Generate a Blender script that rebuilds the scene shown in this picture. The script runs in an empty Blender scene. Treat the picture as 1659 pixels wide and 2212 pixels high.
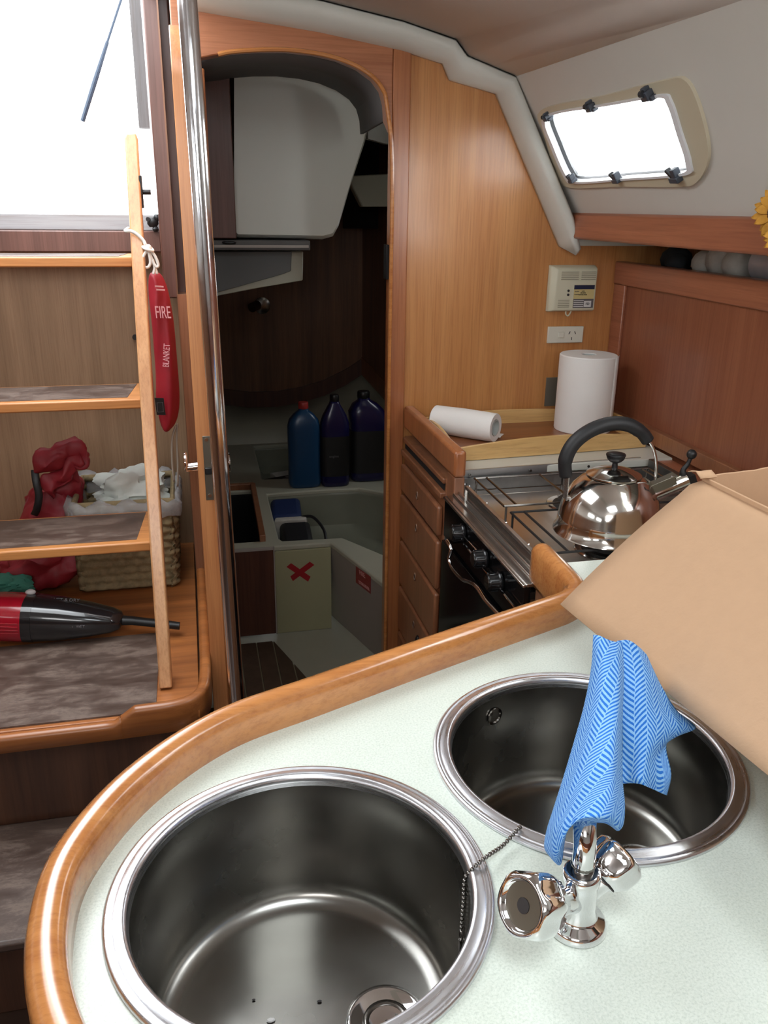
import bpy, bmesh, math, random
from mathutils import Vector, Matrix, noise
from mathutils.geometry import tessellate_polygon
random.seed(7)
PI = math.pi
V = Vector
scn = bpy.context.scene
COL = scn.collection

# ------------------------------------------------------------------ camera
FPX = 1809.1
CAM = V((0, 0, 1.5))
RM = Matrix.Rotation(-math.radians(13), 3, 'Z') @ Matrix.Rotation(PI/2 - math.radians(20.0135), 3, 'X') @ Matrix.Rotation(.0136, 3, 'Z')
cd = bpy.data.cameras.new('camera'); cam = bpy.data.objects.new('camera', cd); COL.objects.link(cam)
cam.matrix_world = Matrix.Translation(CAM) @ RM.to_4x4()
cd.sensor_fit = 'VERTICAL'; cd.sensor_height = 36.0; cd.lens = FPX/2212*36; cd.clip_start = .02
scn.camera = cam

# ------------------------------------------------------------------ view, world, lights
vs = scn.view_settings
vs.view_transform = 'Standard'; vs.look = 'None'; vs.gamma = 1; vs.use_curve_mapping = False
vs.exposure = 0.0
W = bpy.data.worlds.new('sky'); scn.world = W; W.use_nodes = True
bg = W.node_tree.nodes['Background']; bg.inputs[0].default_value = (.93, .97, 1, 1); bg.inputs[1].default_value = 7.0

def area(name, loc, target, sx, sy, power, color):
    l = bpy.data.lights.new(name, 'AREA'); l.shape = 'RECTANGLE'; l.size = sx; l.size_y = sy
    l.energy = power; l.color = color
    o = bpy.data.objects.new(name, l); COL.objects.link(o)
    o.location = loc; o.rotation_euler = (V(target)-V(loc)).to_track_quat('-Z', 'Y').to_euler()
    return o
area('cabin_hatch_daylight', (.22, .10, 1.925), (.22, .18, 0), .50, .50, 8, (.88, .95, 1))
area('companionway_daylight', (-.42, 2.05, 2.25), (-.15, 1.3, .6), .6, .9, 8, (.90, .96, 1))
area('saloon_fill', (-.5, -1.1, 1.80), (.3, 1.0, .9), .8, .5, 13, (.98, .98, .98))  # added fill behind the viewer, no opening modelled for it
area('bulkhead_side_fill', (1.01, .80, 1.655), (.60, 2.1, 1.35), .16, .62, 4.5, (.95, .98, 1))  # added lamp that brightens the bulkhead from an invented side window
area('aft_cabin_fill', (1.16, 3.3, 1.20), (.4, 3.4, .5), .4, .3, 3.2, (.95, .98, 1))  # added fill that lifts the aft cabin, no port behind it

# ------------------------------------------------------------------ pixel -> world helpers
def ray(x, y): return RM @ V(((x-829.5)/FPX, -(y-1106)/FPX, -1))
def _A(ax, x, y, v):
    d = ray(x, y); return CAM + d*((v-CAM[ax])/d[ax])
def AX(x, y, v): return _A(0, x, y, v)
def AY(x, y, v): return _A(1, x, y, v)
def AZ(x, y, v): return _A(2, x, y, v)
def AD(x, y, depth): return CAM + ray(x, y)*depth
def APL(x, y, p, n):
    d = ray(x, y); return CAM + d*((p-CAM).dot(n)/d.dot(n))

# ------------------------------------------------------------------ materials
def lin(c):
    def f(v):
        v /= 255.
        return v/12.92 if v <= .04045 else ((v+.055)/1.055)**2.4
    return (f(c[0]), f(c[1]), f(c[2]), 1)
MATS = {}
def newmat(name):
    m = bpy.data.materials.new(name); m.use_nodes = True
    nt = m.node_tree; b = nt.nodes['Principled BSDF']
    MATS[name] = m
    return m, nt, b
def setp(b, **k):
    for n, v in k.items():
        b.inputs[n.replace('_', ' ')].default_value = v
def mapping(nt, scale, coord='Object', rot=(0, 0, 0)):
    tc = nt.nodes.new('ShaderNodeTexCoord'); mp = nt.nodes.new('ShaderNodeMapping')
    nt.links.new(tc.outputs[coord], mp.inputs[0]); mp.inputs['Scale'].default_value = scale; mp.inputs['Rotation'].default_value = rot
    return mp.outputs[0]
def tnoise(nt, vec, scale=1, detail=4, rough=.6, dist=0):
    n = nt.nodes.new('ShaderNodeTexNoise'); nt.links.new(vec, n.inputs['Vector'])
    n.inputs['Scale'].default_value = scale; n.inputs['Detail'].default_value = detail
    n.inputs['Roughness'].default_value = rough; n.inputs['Distortion'].default_value = dist
    return n.outputs['Fac']
def ramp(nt, fac, stops):
    r = nt.nodes.new('ShaderNodeValToRGB'); nt.links.new(fac, r.inputs[0])
    el = r.color_ramp.elements
    while len(el) < len(stops): el.new(.5)
    for e, (p, c) in zip(el, stops): e.position = p; e.color = c
    return r.outputs[0]
def mix(nt, a, b, fac, mode='MIX'):
    m = nt.nodes.new('ShaderNodeMix'); m.data_type = 'RGBA'; m.blend_type = mode
    for s, v in ((m.inputs[0], fac), (m.inputs[6], a), (m.inputs[7], b)):
        if hasattr(v, 'links') or isinstance(v, bpy.types.NodeSocket): nt.links.new(v, s)
        else: s.default_value = v
    return m.outputs[2]
def bump(nt, b, h, strength=.2, dist=.001):
    n = nt.nodes.new('ShaderNodeBump'); n.inputs['Strength'].default_value = strength; n.inputs['Distance'].default_value = dist
    nt.links.new(h, n.inputs['Height']); nt.links.new(n.outputs[0], b.inputs['Normal'])
def math_(nt, op, a, b=None):
    m = nt.nodes.new('ShaderNodeMath'); m.operation = op
    for i, v in enumerate((a, b)):
        if v is None: continue
        if isinstance(v, bpy.types.NodeSocket): nt.links.new(v, m.inputs[i])
        else: m.inputs[i].default_value = v
    return m.outputs[0]

def wood(name, light, dark, axis='Z', rough=.32, coat=.35, grain=1.0, rot=(0, 0, 0)):
    m, nt, b = newmat(name)
    a = {'X': 0, 'Y': 1, 'Z': 2}[axis]
    s1 = [26, 26, 26]; s1[a] = 1.1
    s2 = [190*grain]*3; s2[a] = 5
    n1 = tnoise(nt, mapping(nt, s1, rot=rot), 1, 3, .55, .4)
    n2 = tnoise(nt, mapping(nt, s2, rot=rot), 1, 5, .7)
    c = ramp(nt, n1, [(.28, lin(dark)), (.70, lin(light))])
    f = ramp(nt, n2, [(.30, (.70, .62, .56, 1)), (.55, (1, 1, 1, 1)), (.85, (1.0, .97, .92, 1))])
    c = mix(nt, c, f, .75, 'MULTIPLY')
    nt.links.new(c, b.inputs['Base Color'])
    setp(b, Roughness=rough, Coat_Weight=coat, Coat_Roughness=.18)
    bump(nt, b, n2, .12, .0006)
    return m
def plain(name, c, rough=.5, metal=0, coat=0, noise_amt=0, nscale=20, bumpamt=0, spec=None):
    m, nt, b = newmat(name)
    setp(b, Base_Color=lin(c), Roughness=rough, Metallic=metal, Coat_Weight=coat)
    if spec is not None: b.inputs['Specular IOR Level'].default_value = spec
    if noise_amt or bumpamt:
        n = tnoise(nt, mapping(nt, (1, 1, 1)), nscale, 5, .6)
        if noise_amt:
            d = tuple(v*(1-noise_amt) for v in lin(c)[:3])+(1,)
            nt.links.new(ramp(nt, n, [(.35, d), (.65, lin(c))]), b.inputs['Base Color'])
        if bumpamt: bump(nt, b, n, bumpamt, .002)
    return m

wood('teak_panel', (204, 146, 90), (188, 126, 72), 'Z', .34, .4)
wood('teak_frame', (182, 118, 74), (158, 94, 56), 'Z', .33, .4)
wood('teak_header', (182, 120, 84), (160, 98, 64), 'X', .33, .4)
wood('teak_door', (198, 136, 88), (172, 108, 64), 'Z', .3, .5)
wood('teak_rail', (202, 138, 80), (178, 112, 60), 'X', .20, .9, rot=(0, 0, math.radians(-22)))
wood('teak_ladder', (206, 156, 110), (184, 130, 86), 'Z', .35, .4)
wood('teak_tread', (206, 142, 82), (168, 108, 60), 'X', .4, .2)
wood('teak_red', (148, 90, 64), (130, 74, 52), 'Z', .38, .3)
wood('teak_red_long', (172, 108, 78), (150, 90, 64), 'Y', .38, .3)
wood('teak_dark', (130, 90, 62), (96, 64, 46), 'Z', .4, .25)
wood('teak_drawer', (156, 104, 72), (128, 82, 56), 'Z', .38, .3)
wood('teak_platform', (176, 110, 58), (132, 78, 40), 'X', .38, .25)
wood('teak_post', (112, 76, 66), (88, 58, 50), 'Z', .4, .2)
wood('panel_grey_brown', (156, 126, 98), (134, 106, 80), 'Z', .45, .1)
wood('bamboo', (222, 186, 126), (208, 166, 106), 'X', .35, .4, .6)
wood('tray_base', (150, 92, 52), (118, 66, 36), 'X', .4, .3)
wood('teak_shaded', (88, 58, 42), (64, 42, 32), 'Z', .4, .2)  # teak with the peninsula's shade put into its colour
wood('slide_grey', (120, 116, 116), (96, 94, 94), 'Z', .7, 0)
wood('weathered_grey', (168, 168, 170), (140, 140, 144), 'X', .8, 0)
wood('brown_bin', (92, 54, 38), (70, 40, 30), 'Z', .5, .1)

def worn(name):
    m, nt, b = newmat(name)
    n = tnoise(nt, mapping(nt, (7, 15, 10)), 1, 8, .72, .3)
    n2 = tnoise(nt, mapping(nt, (12, 160, 30)), 1, 4, .7)
    c = ramp(nt, n, [(.34, lin((66, 52, 46))), (.50, lin((84, 68, 60))), (.60, lin((112, 96, 86))), (.68, lin((90, 74, 66)))])
    f = ramp(nt, n2, [(.3, (.7, .66, .64, 1)), (.6, (1, 1, 1, 1))])
    nt.links.new(mix(nt, c, f, .6, 'MULTIPLY'), b.inputs['Base Color'])
    nt.links.new(ramp(nt, n, [(.4, (.30, .30, .30, 1)), (.6, (.62, .62, .62, 1))]), b.inputs['Roughness'])
    bump(nt, b, n2, .2, .0006)
worn('worn_tread')

def laminate():
    m, nt, b = newmat('mint_laminate')
    n = tnoise(nt, mapping(nt, (1, 1, 1)), 420, 3, .7)
    n2 = tnoise(nt, mapping(nt, (1, 1, 1)), 9, 3, .6)
    c = ramp(nt, n, [(.33, lin((196, 205, 194))), (.52, lin((214, 222, 211))), (.75, lin((224, 230, 221)))])
    c = mix(nt, c, ramp(nt, n2, [(.35, (.95, .95, .94, 1)), (.6, (1, 1, 1, 1))]), .8, 'MULTIPLY')
    nt.links.new(c, b.inputs['Base Color']); setp(b, Roughness=.33)
    bump(nt, b, n, .05, .0003)
laminate()

def brushed(name, c, rough, scale=(1, 1, 60), wear=.3):
    m, nt, b = newmat(name)
    n = tnoise(nt, mapping(nt, scale), 14, 4, .6)
    n2 = tnoise(nt, mapping(nt, (1, 1, 1)), 22, 4, .6)
    nt.links.new(ramp(nt, n2, [(.3, tuple(v*(1-wear) for v in lin(c)[:3])+(1,)), (.65, lin(c))]), b.inputs['Base Color'])
    r = ramp(nt, n, [(.3, (rough*.75,)*3+(1,)), (.7, (rough*1.25,)*3+(1,))])
    nt.links.new(r, b.inputs['Roughness']); setp(b, Metallic=1.0)
brushed('sink_steel', (144, 142, 137), .25, (.4, .4, .4), .04)
brushed('rim_steel', (222, 223, 228), .30, wear=.05)
brushed('stove_steel', (196, 195, 192), .30, wear=.12)
plain('hob_steel', (222, 220, 216), .24, 1)
brushed('splash_steel', (128, 126, 124), .38, wear=.2)
brushed('kettle_steel', (222, 219, 214), .11, wear=.04)
plain('chrome', (226, 226, 228), .05, 1)
brushed('pole_steel', (232, 232, 236), .12, (1, 1, 3), .05)
plain('chrome_dark', (120, 116, 112), .22, 1)
plain('aluminium', (196, 196, 196), .42, 1)
plain('latch_steel', (140, 136, 124), .4, 1)
plain('black_plastic', (22, 22, 24), .42)
plain('black_rubber', (26, 26, 28), .55)
plain('black_gloss', (10, 10, 12), .10)
plain('black_iron', (24, 22, 22), .5)
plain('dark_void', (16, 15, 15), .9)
plain('knob_black', (20, 20, 22), .25)
plain('clip_grey', (62, 68, 78), .45)
plain('clip_dark', (34, 36, 42), .5)
plain('white_gelcoat', (206, 206, 196), .30, noise_amt=.04, nscale=3)
plain('trim_gelcoat', (222, 224, 216), .36, noise_amt=.05, nscale=4)
plain('white_liner', (176, 176, 158), .42, noise_amt=.08, nscale=3)
plain('liner_pink', (160, 152, 144), .5, noise_amt=.05, nscale=3)
plain('cream_liner', (164, 162, 128), .45, noise_amt=.05, nscale=3)
plain('basin_grey', (128, 130, 114), .4, noise_amt=.1, nscale=4)
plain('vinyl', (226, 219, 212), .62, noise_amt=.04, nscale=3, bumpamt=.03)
plain('vinyl_side', (206, 202, 194), .6, noise_amt=.03, nscale=3, bumpamt=.03)
plain('head_grey_and_shade', (92, 90, 88), .7)  # dark grey of the shelf, and shade painted on the pale deckhead liner
plain('window_surround', (196, 186, 162), .5)
plain('clear_rim', (225, 228, 232), .15)
plain('paper_white', (236, 234, 230), .85, bumpamt=.15, nscale=160)
plain('paper_core', (190, 196, 192), .85)
plain('plastic_white', (214, 212, 198), .4)
plain('detector_cream', (208, 204, 180), .42)
plain('detector_slot', (128, 122, 104), .7)
plain('label_navy', (24, 32, 62), .4)
plain('label_yellow', (202, 184, 128), .5)
plain('label_grey', (96, 92, 94), .5)
plain('label_white', (208, 206, 204), .6)
plain('ink', (46, 42, 42), .6)
plain('plate_grey', (110, 108, 98), .4, .3)
plain('cardboard', (188, 152, 119), .82, noise_amt=.03, nscale=60, bumpamt=.30)
plain('cardboard_edge', (170, 128, 94), .9)
plain('nylon_red', (150, 34, 46), .55, noise_amt=.25, nscale=16, bumpamt=.3)
plain('bag_red', (150, 22, 38), .5, noise_amt=.15, nscale=12)
plain('bag_print', (222, 170, 176), .5)
plain('tape_red', (158, 28, 36), .35)
plain('sticker_red', (150, 32, 42), .3)
plain('sticker_print', (206, 150, 146), .5)
plain('rope_white', (222, 220, 214), .8, bumpamt=.4, nscale=220)
plain('rope_dull', (150, 142, 130), .85)
plain('straw', (152, 134, 98), .8, noise_amt=.35, nscale=60)
plain('tissue', (206, 214, 208), .8)
plain('green_cloth', (60, 130, 112), .8)
plain('vac_red', (150, 16, 34), .18, coat=.5)
plain('vac_dark', (26, 26, 28), .16, coat=.5)
plain('vac_black', (14, 14, 15), .5)
plain('vac_button', (200, 196, 196), .4)
plain('bottle_blue', (22, 62, 98), .28)
plain('bottle_navy', (22, 20, 62), .22)
plain('bottle_label', (10, 10, 12), .5)
plain('cap_black', (14, 14, 15), .4)
plain('cap_red', (156, 44, 40), .45)
plain('cool_blue', (22, 44, 92), .7)
plain('caulk', (128, 118, 96), .7)
plain('slat_dark', (84, 64, 48), .5, noise_amt=.3, nscale=30)
plain('petal', (206, 148, 52), .8, noise_amt=.2, nscale=60, bumpamt=.4)
plain('flower_heart', (84, 58, 48), .95, bumpamt=.6, nscale=160)
plain('petal_pale', (222, 206, 92), .8)
plain('foil', (206, 206, 212), .45, .2, noise_amt=.15)
plain('grime_white', (200, 198, 190), .8, noise_amt=.2, nscale=30)
plain('dark_bundle', (30, 34, 38), .8)
plain('rod_blue', (44, 58, 76), .5)
plain('floor_dark', (58, 40, 30), .45, noise_amt=.3, nscale=10)
plain('grey_panel', (96, 98, 96), .5)
plain('yellow_label', (196, 176, 80), .5)
def glassmat(name, c, rough=.0, alpha=.25):
    m, nt, b = newmat(name)
    setp(b, Base_Color=lin(c), Roughness=rough, Alpha=alpha)
    return m
glassmat('pane_glass', (225, 235, 240), .02, .10)
glassmat('liner_film', (190, 190, 190), .25, .35)

def clothmat():
    m, nt, b = newmat('blue_cloth')
    tc = nt.nodes.new('ShaderNodeTexCoord'); sx = nt.nodes.new('ShaderNodeSeparateXYZ')
    nt.links.new(tc.outputs['UV'], sx.inputs[0])
    u, v = sx.outputs[0], sx.outputs[1]
    uu = math_(nt, 'MULTIPLY', u, 74)                    # u, v in metres
    tri = math_(nt, 'PINGPONG', uu, 1.0)
    band = math_(nt, 'MODULO', math_(nt, 'FLOOR', uu), 2)
    ph = math_(nt, 'ADD', math_(nt, 'MULTIPLY', v, 165), math_(nt, 'MULTIPLY', tri, 2.1))
    ph = math_(nt, 'ADD', ph, math_(nt, 'MULTIPLY', band, .5))
    s = math_(nt, 'SINE', math_(nt, 'MULTIPLY', ph, 2*PI))
    fr = math_(nt, 'FRACT', uu)
    edge = math_(nt, 'ABSOLUTE', math_(nt, 'SUBTRACT', fr, .5))
    ok = math_(nt, 'LESS_THAN', edge, .475)
    n = tnoise(nt, mapping(nt, (1, 1, 1)), 500, 2, .6)
    s2 = math_(nt, 'ADD', s, math_(nt, 'MULTIPLY', math_(nt, 'SUBTRACT', n, .5), 1.2))
    stripe = math_(nt, 'MULTIPLY', math_(nt, 'GREATER_THAN', s2, .05), ok)
    c = mix(nt, lin((140, 190, 234)), lin((28, 108, 200)), stripe)
    nt.links.new(c, b.inputs['Base Color']); setp(b, Roughness=.85)
    bump(nt, b, n, .3, .0008)
clothmat()

# ------------------------------------------------------------------ mesh builder
class MB:
    def __init__(s): s.v = []; s.f = []; s.uv = None
    def add(s, vs_, fs):
        o = len(s.v); s.v += [tuple(p) for p in vs_]; s.f += [tuple(i+o for i in f) for f in fs]; return s
    def box(s, a, b):
        x0, y0, z0 = a; x1, y1, z1 = b
        return s.add([(x0, y0, z0), (x1, y0, z0), (x1, y1, z0), (x0, y1, z0), (x0, y0, z1), (x1, y0, z1), (x1, y1, z1), (x0, y1, z1)],
                     [(0, 3, 2, 1), (4, 5, 6, 7), (0, 1, 5, 4), (1, 2, 6, 5), (2, 3, 7, 6), (3, 0, 4, 7)])
    def obox(s, c, ex, ey, ez):           # centre and three half-extent vectors
        c, ex, ey, ez = V(c), V(ex), V(ey), V(ez)
        P = [c+ex*i+ey*j+ez*k for k in (-1, 1) for j in (-1, 1) for i in (-1, 1)]
        return s.add(P, [(0, 2, 3, 1), (4, 5, 7, 6), (0, 1, 5, 4), (1, 3, 7, 5), (3, 2, 6, 7), (2, 0, 4, 6)])
    def prism(s, poly, vec):
        return s.plate(poly, [], vec)
    def plate(s, outer, holes, vec):
        loops = [[V(p) for p in outer]]+[[V(p) for p in h] for h in holes]
        tris = tessellate_polygon(loops)
        flat = [p for l in loops for p in l]; n = len(flat); vec = V(vec)
        fs = [tuple(t) for t in tris]+[tuple(i+n for i in reversed(t)) for t in tris]
        o = 0
        for l in loops:
            k = len(l)
            for i in range(k): j = (i+1) % k; fs.append((o+i, o+j, o+j+n, o+i+n))
            o += k
        return s.add(flat+[p+vec for p in flat], fs)
    def loft(s, rings, closed=True, caps=True):
        n = len(rings[0]); fs = []
        for r in range(len(rings)-1):
            for i in range(n if closed else n-1):
                j = (i+1) % n; fs.append((r*n+i, r*n+j, (r+1)*n+j, (r+1)*n+i))
        if caps and closed:
            fs.append(tuple(reversed(range(n)))); fs.append(tuple((len(rings)-1)*n+i for i in range(n)))
        return s.add([p for r in rings for p in r], fs)
    def tube(s, pts, r, seg=12, caps=True, closed=False, sx=1, sy=1):
        pts = [V(p) for p in pts]; n = len(pts); rs = r if isinstance(r, (list, tuple)) else [r]*n
        rings = []; up = None
        for i in range(n):
            a = pts[(i-1) % n] if (closed or i > 0) else pts[i]; b = pts[(i+1) % n] if (closed or i < n-1) else pts[i]
            t = (b-a).normalized()
            if up is None: up = V((0, 0, 1)) if abs(t.z) < .9 else V((1, 0, 0))
            side = t.cross(up).normalized(); up = side.cross(t).normalized()
            rings.append([pts[i]+side*(math.cos(k*2*PI/seg)*rs[i]*sx)+up*(math.sin(k*2*PI/seg)*rs[i]*sy) for k in range(seg)])
        if closed: rings.append(rings[0])
        return s.loft(rings, True, caps and not closed)
    def cyl(s, a, b, r, r2=None, seg=20): return s.tube([a, b], [r, r if r2 is None else r2], seg)
    def lathe(s, prof, org=(0, 0, 0), axis=(0, 0, 1), seg=32, xd=None, sq=1, caps=True):
        org = V(org); ax = V(axis).normalized()
        x = V(xd).normalized() if xd else (V((1, 0, 0)) if abs(ax.x) < .9 else V((0, 1, 0)))
        x = (x-ax*x.dot(ax)).normalized(); y = ax.cross(x)
        rings = [[org+ax*z+x*(math.cos(k*2*PI/seg)*r)+y*(math.sin(k*2*PI/seg)*r*sq) for k in range(seg)] for r, z in prof]
        return s.loft(rings, True, caps)
    def sphere(s, c, r, seg=12, sc=(1, 1, 1)):
        rings = []
        for i in range(1, seg//2):
            t = PI*i/(seg//2); rings.append([V(c)+V((math.cos(k*2*PI/seg)*math.sin(t)*r*sc[0], math.sin(k*2*PI/seg)*math.sin(t)*r*sc[1], -math.cos(t)*r*sc[2])) for k in range(seg)])
        return s.loft(rings)
    def grid(s, rows):
        m = len(rows[0]); fs = []
        for r in range(len(rows)-1):
            for i in range(m-1): fs.append((r*m+i, r*m+i+1, (r+1)*m+i+1, (r+1)*m+i))
        return s.add([p for r in rows for p in r], fs)

def obj(name, mb, mat, parent=None, smooth=False, bevel=0, label=None, cat=None, group=None, kind=None, solid=0, subsurf=0, ang=40, bseg=2, soff=-1):
    me = bpy.data.meshes.new(name)
    vv = mb.v; off = V((0, 0, 0))
    if parent is None:
        off = V(((min(p[0] for p in vv)+max(p[0] for p in vv))/2, (min(p[1] for p in vv)+max(p[1] for p in vv))/2, min(p[2] for p in vv)))
        vv = [V(p)-off for p in vv]
    me.from_pydata([tuple(p) for p in vv], [], mb.f)
    bm = bmesh.new(); bm.from_mesh(me)
    bmesh.ops.recalc_face_normals(bm, faces=bm.faces); bm.to_mesh(me); bm.free()
    if mb.uv:
        ul = me.uv_layers.new(name='UVMap')
        for lp in me.loops: ul.data[lp.index].uv = mb.uv[lp.vertex_index]
    o = bpy.data.objects.new(name, me); COL.objects.link(o)
    me.materials.append(MATS[mat] if isinstance(mat, str) else mat)
    if smooth:
        me.shade_smooth()
        if smooth != 'all': me.set_sharp_from_angle(angle=math.radians(ang))
    if solid:
        md = o.modifiers.new('solid', 'SOLIDIFY'); md.thickness = solid; md.offset = soff
    if subsurf:
        md = o.modifiers.new('sub', 'SUBSURF'); md.levels = subsurf; md.render_levels = subsurf
    if bevel:
        md = o.modifiers.new('bev', 'BEVEL'); md.width = bevel; md.segments = bseg; md.limit_method = 'ANGLE'; md.angle_limit = math.radians(35)
        md.harden_normals = False
        me.shade_smooth(); me.set_sharp_from_angle(angle=math.radians(50))
    if parent is None: o.location = off
    else:
        o.parent = parent
        if parent.type == 'EMPTY' or True:
            w = Matrix.Translation(parent['_base']) if '_base' in parent else Matrix.Identity(4)
            o.matrix_parent_inverse = w.inverted()
    o['_base'] = list(off) if parent is None else [0, 0, 0]
    tag(o, label, cat, group, kind)
    return o
def tag(o, label=None, cat=None, group=None, kind=None):
    if label: o['label'] = label
    if cat: o['category'] = cat
    if group: o['group'] = group
    if kind: o['kind'] = kind
    return o
def thing(name, label, cat, loc, group=None, kind=None):
    o = bpy.data.objects.new(name, None); COL.objects.link(o); o.location = loc; o['_base'] = list(loc)
    o.empty_display_size = .03
    return tag(o, label, cat, group, kind)
def text(name, body, size, mat, parent, org, xdir, ydir, extrude=.0004, align='CENTER', sx=1):
    cu = bpy.data.curves.new('t', 'FONT'); cu.body = body; cu.size = size; cu.extrude = extrude; cu.align_x = align; cu.align_y = 'CENTER'
    t = bpy.data.objects.new('t', cu); COL.objects.link(t)
    dg = bpy.context.evaluated_depsgraph_get(); me = bpy.data.meshes.new_from_object(t.evaluated_get(dg))
    bpy.data.objects.remove(t); x = V(xdir).normalized(); y = V(ydir).normalized(); z = x.cross(y)
    mb = MB(); mb.v = [tuple(V(org)+x*(v.co.x*sx)+y*v.co.y+z*v.co.z) for v in me.vertices]; mb.f = [tuple(p.vertices) for p in me.polygons]
    return obj(name, mb, mat, parent)
def cat(pts, n=8, closed=False):
    P = [V(p) for p in pts]; out = []; k = len(P)
    for i in range(k if closed else k-1):
        g = lambda j: P[j % k] if closed else P[max(0, min(k-1, j))]
        a, b, c, d = g(i-1), g(i), g(i+1), g(i+2)
        for s in range(n):
            t = s/n
            out.append(.5*((2*b)+(c-a)*t+(2*a-5*b+4*c-d)*t*t+(3*b-a-3*c+d)*t**3))
    if not closed: out.append(P[-1])
    return out
S = 'structure'
ex = V((1, 0, 0)); ey = V((0, 1, 0)); ez = V((0, 0, 1))

# ================================================================== SETTING
YB = 2.3
# ---- aft bulkhead panel (right of the doorway)
prof = [(430, 15), (690, 60), (870, 100), (960, 130), (975, 165), (1075, 195), (1212, 525)]
P1 = [AY(x, y, YB) for x, y in prof]
pan = [V((.578, YB, -.02)), V((.578, YB, P1[2].z+.06)), P1[3]+V((.05, 0, .05)), P1[5]+V((.05, 0, .05)), P1[6]+V((.05, 0, .04)), V((1.62, YB, P1[6].z+.06)), V((1.62, YB, -.02))]
obj('wall_aft', MB().plate(pan, [], (0, .03, 0)), 'teak_panel', kind=S, label='honey teak bulkhead panel right of the doorway', cat='wall')
# ---- door casing: stile and arched header
jr = .536
arch = [(470, 118), (500, 112), (560, 108), (620, 108), (680, 115), (730, 127), (775, 146), (808, 170), (826, 195), (834, 225), (836, 260)]
A = [AY(x, y, YB-.012) for x, y in arch]
hdr = [V((.0, YB-.012, A[0].z-.03))]+[V((.05, YB-.012, A[0].z-.012))]+A+[V((jr, YB-.012, 1.68)), V((jr, YB-.012, P1[2].z+.07)), AY(690, 0, YB-.012), V((.0, YB-.012, P1[0].z+.05))]
obj('trim_1', MB().plate(hdr, [], (0, .05, 0)), 'teak_header', kind=S, bevel=.003, label='teak header board with an arch over the doorway', cat='trim')
obj('trim_2', MB().box((jr+.0005, YB-.012, -.02), (.584, YB+.038, P1[2].z+.05)), 'teak_frame', kind=S, bevel=.004, label='vertical teak stile on the right of the doorway', cat='trim')
obj('trim_3', MB().box((.0, YB-.012, -.02), (.072, YB+.038, A[0].z-.03)), 'teak_frame', kind=S, bevel=.004, label='vertical teak stile on the hinge side of the doorway', cat='trim')
# bead around the opening
bead = [V((jr+.001, YB-.016, z)) for z in (0.0, .6, 1.2, 1.6)]+[V((p.x+.001, YB-.016, p.z)) for p in reversed(A[:-1])]
obj('trim_4', MB().tube(cat(bead, 4), .0055, 8), 'teak_rail', kind=S, smooth=True, label='rounded bead edging the arched doorway', cat='trim')
# ---- white moulded cove along the bulkhead
p1 = [AY(x, y, YB-.001) for x, y in [(385, 6)]+prof]+[V((1.06, YB-.001, 1.40))]
p2 = [AY(x, y, 2.22) for x, y in [(385, -62), (430, -50), (693, 0), (870, 45), (985, 85), (1010, 120), (1115, 165), (1240, 470)]]+[V((1.055, 2.22, 1.40))]
pm = [(a*.35+b*.65)+V((0, -.012, -.012)) for a, b in zip(p1, p2)]
pl = [a+V((0, -.012, .0)) for a in p1]
obj('trim_5', MB().grid([p1, pl, pm, p2]), 'trim_gelcoat', kind=S, smooth='all', solid=.012, label='white moulded cove along the top of the bulkhead', cat='trim')
# ---- ceiling
rows = [p2[:7]]
E4, F5, G6 = p2[4], p2[5], p2[6]
def lerpY(a, b, y): t = (y-a.y)/(b.y-a.y); return a+(b-a)*t
Ee = AZ(1115, 0, E4.z); Fe = AZ(1330, 0, F5.z); _s1 = V((1.04, 2.335, 1.49)); _n = (V((1.04, .3, 1.49))-_s1).cross(G6-_s1).normalized(); Ge = APL(1590, 5, _s1, _n)
for y in (1.4,):
    r = [V((p.x, y, p.z)) for p in p2[:4]]+[lerpY(E4, Ee, y), lerpY(F5, Fe, y), lerpY(G6, Ge, y)]
    rows.append(r)
last = [p.copy() for p in rows[-1]]
gd = (Ge-G6)/(Ge.y-G6.y)
for i, p in enumerate(last):
    dy = -1.62-p.y; p.y = -1.62
    if i >= 4: p.x += gd.x*dy
    if i == 6: p.z += gd.z*dy
rows.append(last)
fine = []
for r in rows: fine.append(r[:6]+[r[5]*.5+r[6]*.5+V((0, 0, .010 if r is not rows[0] else 0))]+r[6:])
obj('ceiling', MB().grid(fine), 'vinyl', kind=S, smooth=True, ang=28, solid=.02, soff=1, label='pale vinyl cabin ceiling with a long cove', cat='ceiling')
zc = p2[0].z
obj('ceiling_port', MB().box((-1.62, -1.62, zc-.01), (p2[0].x+.002, 1.15, zc+.02)).box((-1.62, 1.15, zc-.01), (-.80, 2.7, zc+.02)), 'vinyl', kind=S, label='pale vinyl ceiling forward of the open companionway hatch', cat='ceiling')
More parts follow.
